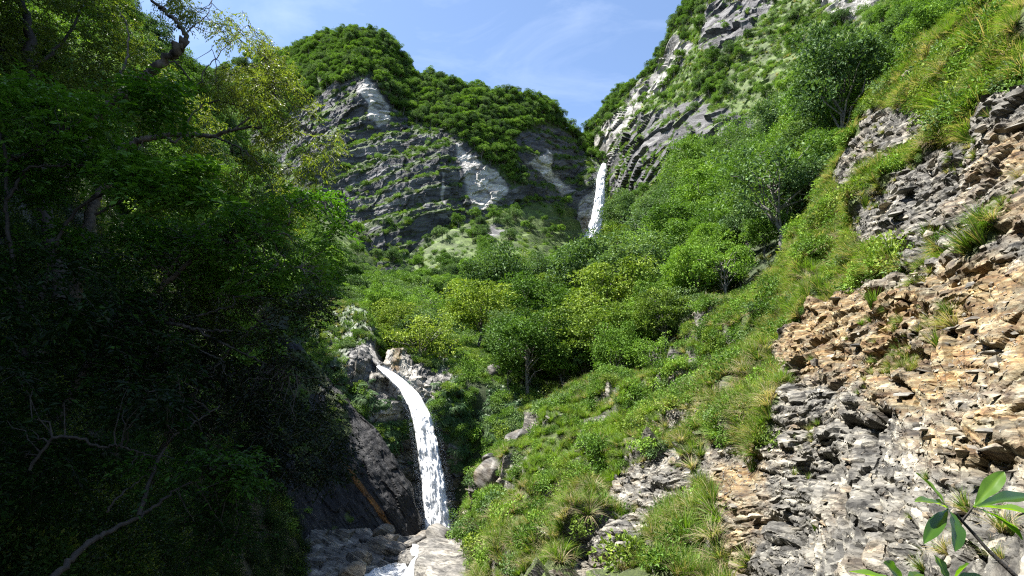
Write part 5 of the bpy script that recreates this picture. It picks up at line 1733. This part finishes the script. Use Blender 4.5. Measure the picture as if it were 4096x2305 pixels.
# arching olive tree: the dark bowed bough against the sky and the pale bough below it
near_tree('arching near tree with fine olive leaves and a dark bowed bough against the sky', None, [
    ([(70, 330, 19), (84, 250, 19.5), (92, 208, 20), (103, 186, 20.2), (119, 155, 20.5), (128, 146, 20.6), (147, 139, 20.5), (165, 136, 20.5), (190, 135, 20.4), (214, 137, 20.2), (234, 129, 20), (262, 128, 19.8)], 0.20, 0.045),
    ([(60, 190, 21), (95, 121, 20.5), (123, 98, 20), (137, 84, 20), (151, 69, 19.8), (170, 57, 19.6), (181, 48, 19.5), (186, 41, 19.5)], 0.20, 0.135),
    ([(185, 42, 19.5), (186, 34, 19.4), (178, 24, 19.3), (172, 16, 19.3), (163, 9, 19.2), (152, 0, 19.2), (140, -12, 19)], 0.085, 0.04),
    ([(186, 34, 19.5), (195, 25, 19.6), (207, 15, 19.8), (214, -5, 20)], 0.03, 0.012),
    ([(160, 66, 20), (175, 62, 20.2), (196, 86, 20.5), (205, 70, 20.8), (216, 58, 21), (232, 40, 21.2), (248, 25, 21.3)], 0.04, 0.01),
    ([(119, 78, 20.5), (126, 60, 20.8), (128, 34, 21), (120, 12, 21)], 0.05, 0.02),
    ([(214, 137, 20.2), (226, 141, 20), (240, 148, 19.8), (258, 163, 19.6), (270, 180, 19.5)], 0.04, 0.012),
    ([(165, 136, 20.5), (172, 142, 20.4), (180, 138, 20.4), (198, 108, 20.6), (222, 102, 20.6), (250, 110, 20.4), (280, 118, 20.2), (305, 126, 20)], 0.05, 0.012),
    ([(234, 129, 20), (255, 112, 20.2), (275, 90, 20.4), (268, 66, 20.6), (262, 48, 20.7)], 0.035, 0.01),
    ([(215, 84, 21), (216, 66, 21), (212, 45, 21.2)], 0.025, 0.01)],
    [dict(poly=[(150, -25), (215, -5), (245, 16), (268, 38), (287, 62), (305, 95), (325, 112), (340, 126), (340, 150), (326, 170), (300, 174), (268, 166), (248, 150), (225, 132), (212, 100), (220, 80), (225, 50), (212, 25), (190, 30), (170, 12)], Y0=18.5, Y1=22.5, n_tw=1250, n_lf=10, llen=0.15, wr=0.32, droop=0.45, gap=-0.06, tint0=0.85),  # high tint puts sunlight into the colour of the outer leaves
     dict(poly=[(120, 88), (160, 75), (200, 95), (230, 130), (262, 158), (302, 172), (314, 200), (300, 230), (250, 240), (180, 230), (120, 190)], Y0=20, Y1=25, n_tw=1300, n_lf=10, llen=0.15, wr=0.34, droop=0.4, gap=-0.05, tint0=0.7),
     dict(poly=[(180, 5), (225, 15), (232, 60), (205, 85), (185, 60)], Y0=19, Y1=22, n_tw=90, n_lf=8, llen=0.14, wr=0.3, droop=0.4, gap=0.05, tint0=0.5)],
    M_LEAF_NEAR, M_BARK_NEAR)

near_tree('tall dark tree filling the upper left corner with small glinting leaves', None, [
    ([(60, 300, 27), (38, 160, 27), (30, 70, 27), (28, 26, 27), (22, 0, 27), (18, -40, 27)], 0.30, 0.14),
    ([(30, 70, 27), (55, 50, 27.5), (80, 15, 28), (95, -20, 28)], 0.1, 0.04),
    ([(32, 90, 27), (15, 60, 27), (-20, 30, 27)], 0.1, 0.05)],
    [dict(poly=[(-25, -30), (105, -30), (140, 30), (168, 66), (150, 92), (60, 100), (-25, 100)], Y0=24, Y1=31, n_tw=1700, n_lf=10, llen=0.20, wr=0.38, droop=0.25, gap=-0.2, tint0=0.5)],
    M_LEAF_NEAR, M_BARK_DARK)

near_tree('near tree with broad translucent green leaves in flat sprays on the left', None, [
    ([(25, 360, 15), (20, 300, 15), (8, 230, 15), (6, 200, 15), (8, 163, 15.2), (20, 156, 15.2), (38, 148, 15.2), (57, 137, 15)], 0.06, 0.02),
    ([(6, 200, 15), (20, 180, 15), (30, 168, 15), (60, 166, 15.2), (85, 166, 15.4), (120, 169, 15.6)], 0.05, 0.015),
    ([(8, 163, 15.2), (2, 140, 15), (-12, 110, 15)], 0.05, 0.02),
    ([(40, 300, 15.5), (62, 230, 15.6), (90, 200, 15.6), (120, 190, 15.4), (170, 186, 15.2), (215, 178, 15)], 0.06, 0.012),
    ([(95, 215, 15.6), (130, 196, 15.6), (165, 190, 15.4), (180, 200, 15.2), (205, 206, 15)], 0.04, 0.01)],
    [dict(poly=[(-25, 75), (60, 82), (110, 100), (118, 130), (112, 150), (60, 150), (-25, 150)], Y0=13, Y1=17, n_tw=520, n_lf=8, llen=0.19, wr=0.52, droop=0.12, gap=-0.05, tint0=0.9, freq=0.03),  # leaf tints raised in place of sun that the bank blocks
     dict(poly=[(110, 80), (150, 72), (185, 82), (200, 115), (180, 130), (130, 120)], Y0=13.5, Y1=16, n_tw=210, n_lf=8, llen=0.18, wr=0.52, droop=0.12, gap=-0.1, tint0=0.75, freq=0.03),
     dict(poly=[(105, 152), (160, 150), (225, 168), (240, 186), (230, 205), (170, 204), (110, 190)], Y0=13, Y1=16, n_tw=400, n_lf=8, llen=0.19, wr=0.52, droop=0.12, gap=-0.12, tint0=0.95, freq=0.03),
     dict(poly=[(-25, 150), (110, 150), (140, 215), (100, 250), (-25, 250)], Y0=14, Y1=19, n_tw=800, n_lf=8, llen=0.19, wr=0.52, droop=0.15, gap=0.05, tint0=0.6, freq=0.03)],
    M_LEAF_BROAD, M_BARK_DARK)

near_tree('near tree with bright sunlit leaves reaching right in front of the far cliff', None, [
    ([(120, 340, 18), (150, 300, 18), (198, 256, 17.6), (212, 249, 17.5), (224, 244, 17.4), (240, 241, 17.3), (258, 239, 17.2), (287, 234, 17)], 0.09, 0.02),
    ([(224, 244, 17.4), (240, 248, 17.2), (255, 252, 17), (280, 262, 16.8), (300, 268, 16.6)], 0.035, 0.01),
    ([(258, 239, 17.2), (288, 225, 17), (290, 212, 17), (305, 200, 16.8), (325, 203, 16.6)], 0.03, 0.01),
    ([(150, 300, 18), (170, 270, 18), (190, 240, 18), (215, 215, 18), (232, 205, 18)], 0.05, 0.015)],
    [dict(poly=[(228, 198), (262, 200), (290, 186), (332, 193), (348, 214), (336, 234), (330, 262), (326, 290), (290, 292), (240, 287), (200, 262), (192, 228)], Y0=15.5, Y1=19, n_tw=900, n_lf=8, llen=0.17, wr=0.5, droop=0.15, gap=-0.02, tint0=0.56),
     dict(poly=[(120, 215), (190, 212), (235, 250), (250, 300), (180, 300), (100, 270)], Y0=17, Y1=21, n_tw=1000, n_lf=8, llen=0.17, wr=0.5, droop=0.15, gap=-0.02, tint0=0.5)],
    M_LEAF_BROAD, M_BARK_NEAR)

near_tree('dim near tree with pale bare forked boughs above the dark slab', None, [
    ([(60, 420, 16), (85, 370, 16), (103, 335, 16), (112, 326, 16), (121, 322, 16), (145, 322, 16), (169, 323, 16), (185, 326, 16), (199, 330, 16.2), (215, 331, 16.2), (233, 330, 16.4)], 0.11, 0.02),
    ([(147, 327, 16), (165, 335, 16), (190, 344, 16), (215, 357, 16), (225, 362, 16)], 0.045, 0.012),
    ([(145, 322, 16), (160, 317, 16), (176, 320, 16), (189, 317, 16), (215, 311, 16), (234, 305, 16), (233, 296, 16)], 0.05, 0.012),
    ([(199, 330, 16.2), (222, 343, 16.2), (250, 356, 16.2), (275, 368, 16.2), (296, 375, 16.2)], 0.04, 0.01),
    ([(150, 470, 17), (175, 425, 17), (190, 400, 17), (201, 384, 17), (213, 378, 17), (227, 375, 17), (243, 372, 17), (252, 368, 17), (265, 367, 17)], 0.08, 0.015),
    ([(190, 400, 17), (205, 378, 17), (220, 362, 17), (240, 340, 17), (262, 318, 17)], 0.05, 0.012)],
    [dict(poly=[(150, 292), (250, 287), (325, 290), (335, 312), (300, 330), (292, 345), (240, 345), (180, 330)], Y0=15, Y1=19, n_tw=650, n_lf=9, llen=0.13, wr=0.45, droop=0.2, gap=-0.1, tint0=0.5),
     dict(poly=[(235, 345), (296, 352), (320, 375), (338, 405), (348, 440), (344, 476), (310, 482), (270, 472), (235, 430)], Y0=15, Y1=20, n_tw=1300, n_lf=10, llen=0.12, wr=0.45, droop=0.3, gap=-0.25, tint0=0.26),  # low tint paints shade into this lower foliage
     dict(poly=[(60, 300), (150, 290), (235, 345), (240, 430), (150, 430), (80, 380)], Y0=15, Y1=20, n_tw=1500, n_lf=9, llen=0.14, wr=0.45, droop=0.2, gap=-0.05, tint0=0.22)],  # shade under the canopy painted in by a low tint
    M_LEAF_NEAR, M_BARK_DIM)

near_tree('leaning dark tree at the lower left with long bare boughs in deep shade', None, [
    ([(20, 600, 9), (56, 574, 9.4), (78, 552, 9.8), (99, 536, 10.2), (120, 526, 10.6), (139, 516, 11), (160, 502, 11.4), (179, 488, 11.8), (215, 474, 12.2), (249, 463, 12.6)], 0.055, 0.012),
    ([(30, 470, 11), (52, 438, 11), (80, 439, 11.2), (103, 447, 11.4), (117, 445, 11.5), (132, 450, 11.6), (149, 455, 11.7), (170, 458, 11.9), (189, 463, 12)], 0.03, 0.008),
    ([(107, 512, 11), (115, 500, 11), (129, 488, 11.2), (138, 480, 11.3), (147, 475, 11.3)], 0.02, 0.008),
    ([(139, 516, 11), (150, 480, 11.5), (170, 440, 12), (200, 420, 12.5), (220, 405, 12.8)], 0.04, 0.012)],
    [dict(poly=[(-25, 240), (120, 250), (190, 340), (180, 430), (110, 480), (60, 500), (-25, 500)], Y0=11, Y1=16, n_tw=1500, n_lf=8, llen=0.16, wr=0.45, droop=0.2, gap=-0.05, tint0=0.16),  # near-black tint stands in for deep shade
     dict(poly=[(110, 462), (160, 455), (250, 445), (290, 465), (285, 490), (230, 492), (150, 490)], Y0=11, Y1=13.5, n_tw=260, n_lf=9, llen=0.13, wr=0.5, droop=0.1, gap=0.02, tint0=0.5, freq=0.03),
     dict(poly=[(150, 490), (260, 480), (270, 530), (200, 560), (150, 530)], Y0=12, Y1=15, n_tw=220, n_lf=8, llen=0.13, wr=0.5, droop=0.2, gap=0.05, tint0=0.25)],  # tint lowered for painted shade near the ground
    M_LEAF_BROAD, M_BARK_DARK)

# ------------------------------------------------------------------ leafy sprig close to the camera, lower right
def big_leaf(parent, base, tip, up, width, curl, tint, mat=M_SPRIG):
    """obovate leaf with a folded midrib, wavy edge"""
    base, tip, up = np.array(base), np.array(tip), unit(np.array(up, float))
    ax = tip - base
    L = np.linalg.norm(ax)
    d = ax / L
    s_ = unit(np.cross(d, up))
    n_ = np.cross(s_, d)
    nl, nw = 15, 7
    v = []
    width = width * 0.74
    for i_ in range(nl):
        t = i_ / (nl - 1)
        w = width * (math.sin(math.pi * t ** 1.25) ** 0.85) * (0.55 + 0.6 * t) + 0.0012
        for j_ in range(nw):
            u_ = (j_ / (nw - 1)) * 2 - 1
            z = 0.20 * w * abs(u_) - curl * L * (t * t) + 0.05 * width * math.sin(t * 17 + u_ * 2) * abs(u_)
            v.append(base + d * (L * t * (1 - 0.25 * curl * t)) + s_ * (w * u_ * 0.5) + n_ * z)
    i_ = np.arange(nl * nw).reshape(nl, nw)
    q4_ = np.stack([i_[:-1, :-1], i_[:-1, 1:], i_[1:, 1:], i_[1:, :-1]], -1).reshape(-1, 4)
    tn = np.full(nl * nw, tint)
    tn.reshape(nl, nw)[:, nw // 2] += 0.25
    link('leaf', new_mesh('leaf', np.array(v), q4_, {'tint': tn}, True, [mat]), parent)


sp = link('leafy_branch', None, None, 'leafy green branch close by, entering at the lower right corner', 'branch')
SY = 1.25


def S(a, b, d=SY):
    return at(a, b, d)


g = Geo()
tube(g, spline([S(1030, 590, 1.22), S(1005, 566, 1.23), S(988, 550, 1.24), S(974, 534, 1.25), S(962, 521, 1.25), S(955, 512, 1.25)], 24), np.linspace(0.0042, 0.0022, 24), 8)
link('stem', g.mesh('stem', M_BARK_DARK, True), sp)
NA, NB2 = S(948, 509), S(973, 507, 1.24)
g = Geo()
tube(g, spline([S(962, 521), S(968, 514, 1.245), NB2], 8), np.linspace(0.0026, 0.0018, 8), 6)
link('stem', g.mesh('stem', M_BARK_DARK, True), sp)
for n_, a, b, d2, w, cu, tn, up in (
        (NA, 921, 468, 1.32, 0.034, 0.14, 0.8, (0.6, -0.5, 0.6)), (NA, 920, 490, 1.16, 0.030, 0.16, 0.9, (0.3, -0.4, 0.9)), (NA, 931, 529, 1.12, 0.036, 0.18, 0.25, (0.2, -0.5, 0.8)),
        (NA, 972, 538, 1.10, 0.040, 0.22, 0.2, (0.4, -0.6, 0.6)), (NA, 940, 497, 1.36, 0.022, 0.1, 0.3, (0.3, -0.7, 0.5)),
        (NB2, 1003, 476, 1.26, 0.044, -0.10, 0.62, (-0.6, -0.7, 0.4)), (NB2, 1036, 506, 1.14, 0.044, 0.16, 0.75, (0.0, -0.3, 1)), (NB2, 1040, 488, 1.38, 0.048, 0.08, 0.28, (0.0, -0.6, 0.8)),
        (NB2, 1030, 525, 1.30, 0.034, 0.2, 0.5, (0.1, -0.3, 1))):
    big_leaf(sp, n_, S(a, b, d2), up, w, cu, tn)
sp2 = link('leafy_branch', None, None, 'tips of a second leafy branch along the bottom edge at right', 'branch')
g = Geo()
tube(g, spline([S(960, 640, 1.1), S(935, 610, 1.12), S(915, 592, 1.14), S(905, 584, 1.15)], 14), np.linspace(0.005, 0.0028, 14), 8)
link('stem', g.mesh('stem', M_BARK_DARK, True), sp2)
C2 = S(907, 586, 1.15)
for a, b, d2, w, cu, tn, up in ((848, 566, 1.2, 0.034, 0.1, 0.7, (0.2, -0.3, 1)), (886, 562, 1.1, 0.040, 0.05, 0.25, (0.1, -0.8, 0.5)), (922, 566, 1.25, 0.03, 0.1, 0.4, (0, -0.4, 1)), (860, 584, 1.05, 0.035, 0.1, 0.6, (0, -0.3, 1))):
    big_leaf(sp2, C2, S(a, b, d2), up, w, cu, tn)
g = Geo()
tube(g, spline([S(935, 610, 1.12), S(945, 592, 1.13), S(950, 585, 1.14)], 10), np.linspace(0.004, 0.0028, 10), 8)
link('stem', g.mesh('stem', M_BARK_DARK, True), sp2)
C3 = S(950, 586, 1.14)
for a, b, d2, w, cu, tn, up in ((933, 556, 1.16, 0.040, -0.05, 0.75, (0.5, -0.8, 0.3)), (966, 561, 1.1, 0.032, 0.08, 0.5, (0, -0.5, 0.8)), (982, 570, 1.2, 0.03, 0.08, 0.6, (0, -0.4, 1))):
    big_leaf(sp2, C3, S(a, b, d2), up, w, cu, tn)


# ------------------------------------------------------------------ the setting's descriptions
for o_, lab, cat in ((ridge.obj, 'bluish wooded ridge showing behind the left trees', 'mountain'), (dome.obj, 'domed mountain with dark banded cliff and pale scars', 'mountain'),
                     (rmt.obj, 'steep grassy mountain with grey crags on the upper right', 'mountain'), (scr.obj, 'grassy scree slope climbing under the dark cliff', 'hillside'),
                     (forest.obj, 'shaded ground beneath the forest on the right spur', 'ground'), (lhill.obj, 'dark wooded hillside behind the near left trees', 'hill'),
                     (bank, 'steep wooded bank out of view on the left, shaped to shade the near trees', 'hill'), (gorge.obj, 'fern-grown rock walls around the lower waterfall', 'cliff'),
                     (slab.obj, 'smooth dark slanting rock slab left of the lower waterfall', 'rock'), (sbed.obj, 'pale bedrock of the stream bed below the waterfall', 'stream bed'),
                     (nslope.obj, 'near slope of broken grey and ochre schist with grass', 'rocky slope'), (bpy.data.objects['stream_water'], 'white water of the stream leaving the plunge pool', 'stream')):
    o_['label'] = lab
    o_['category'] = cat
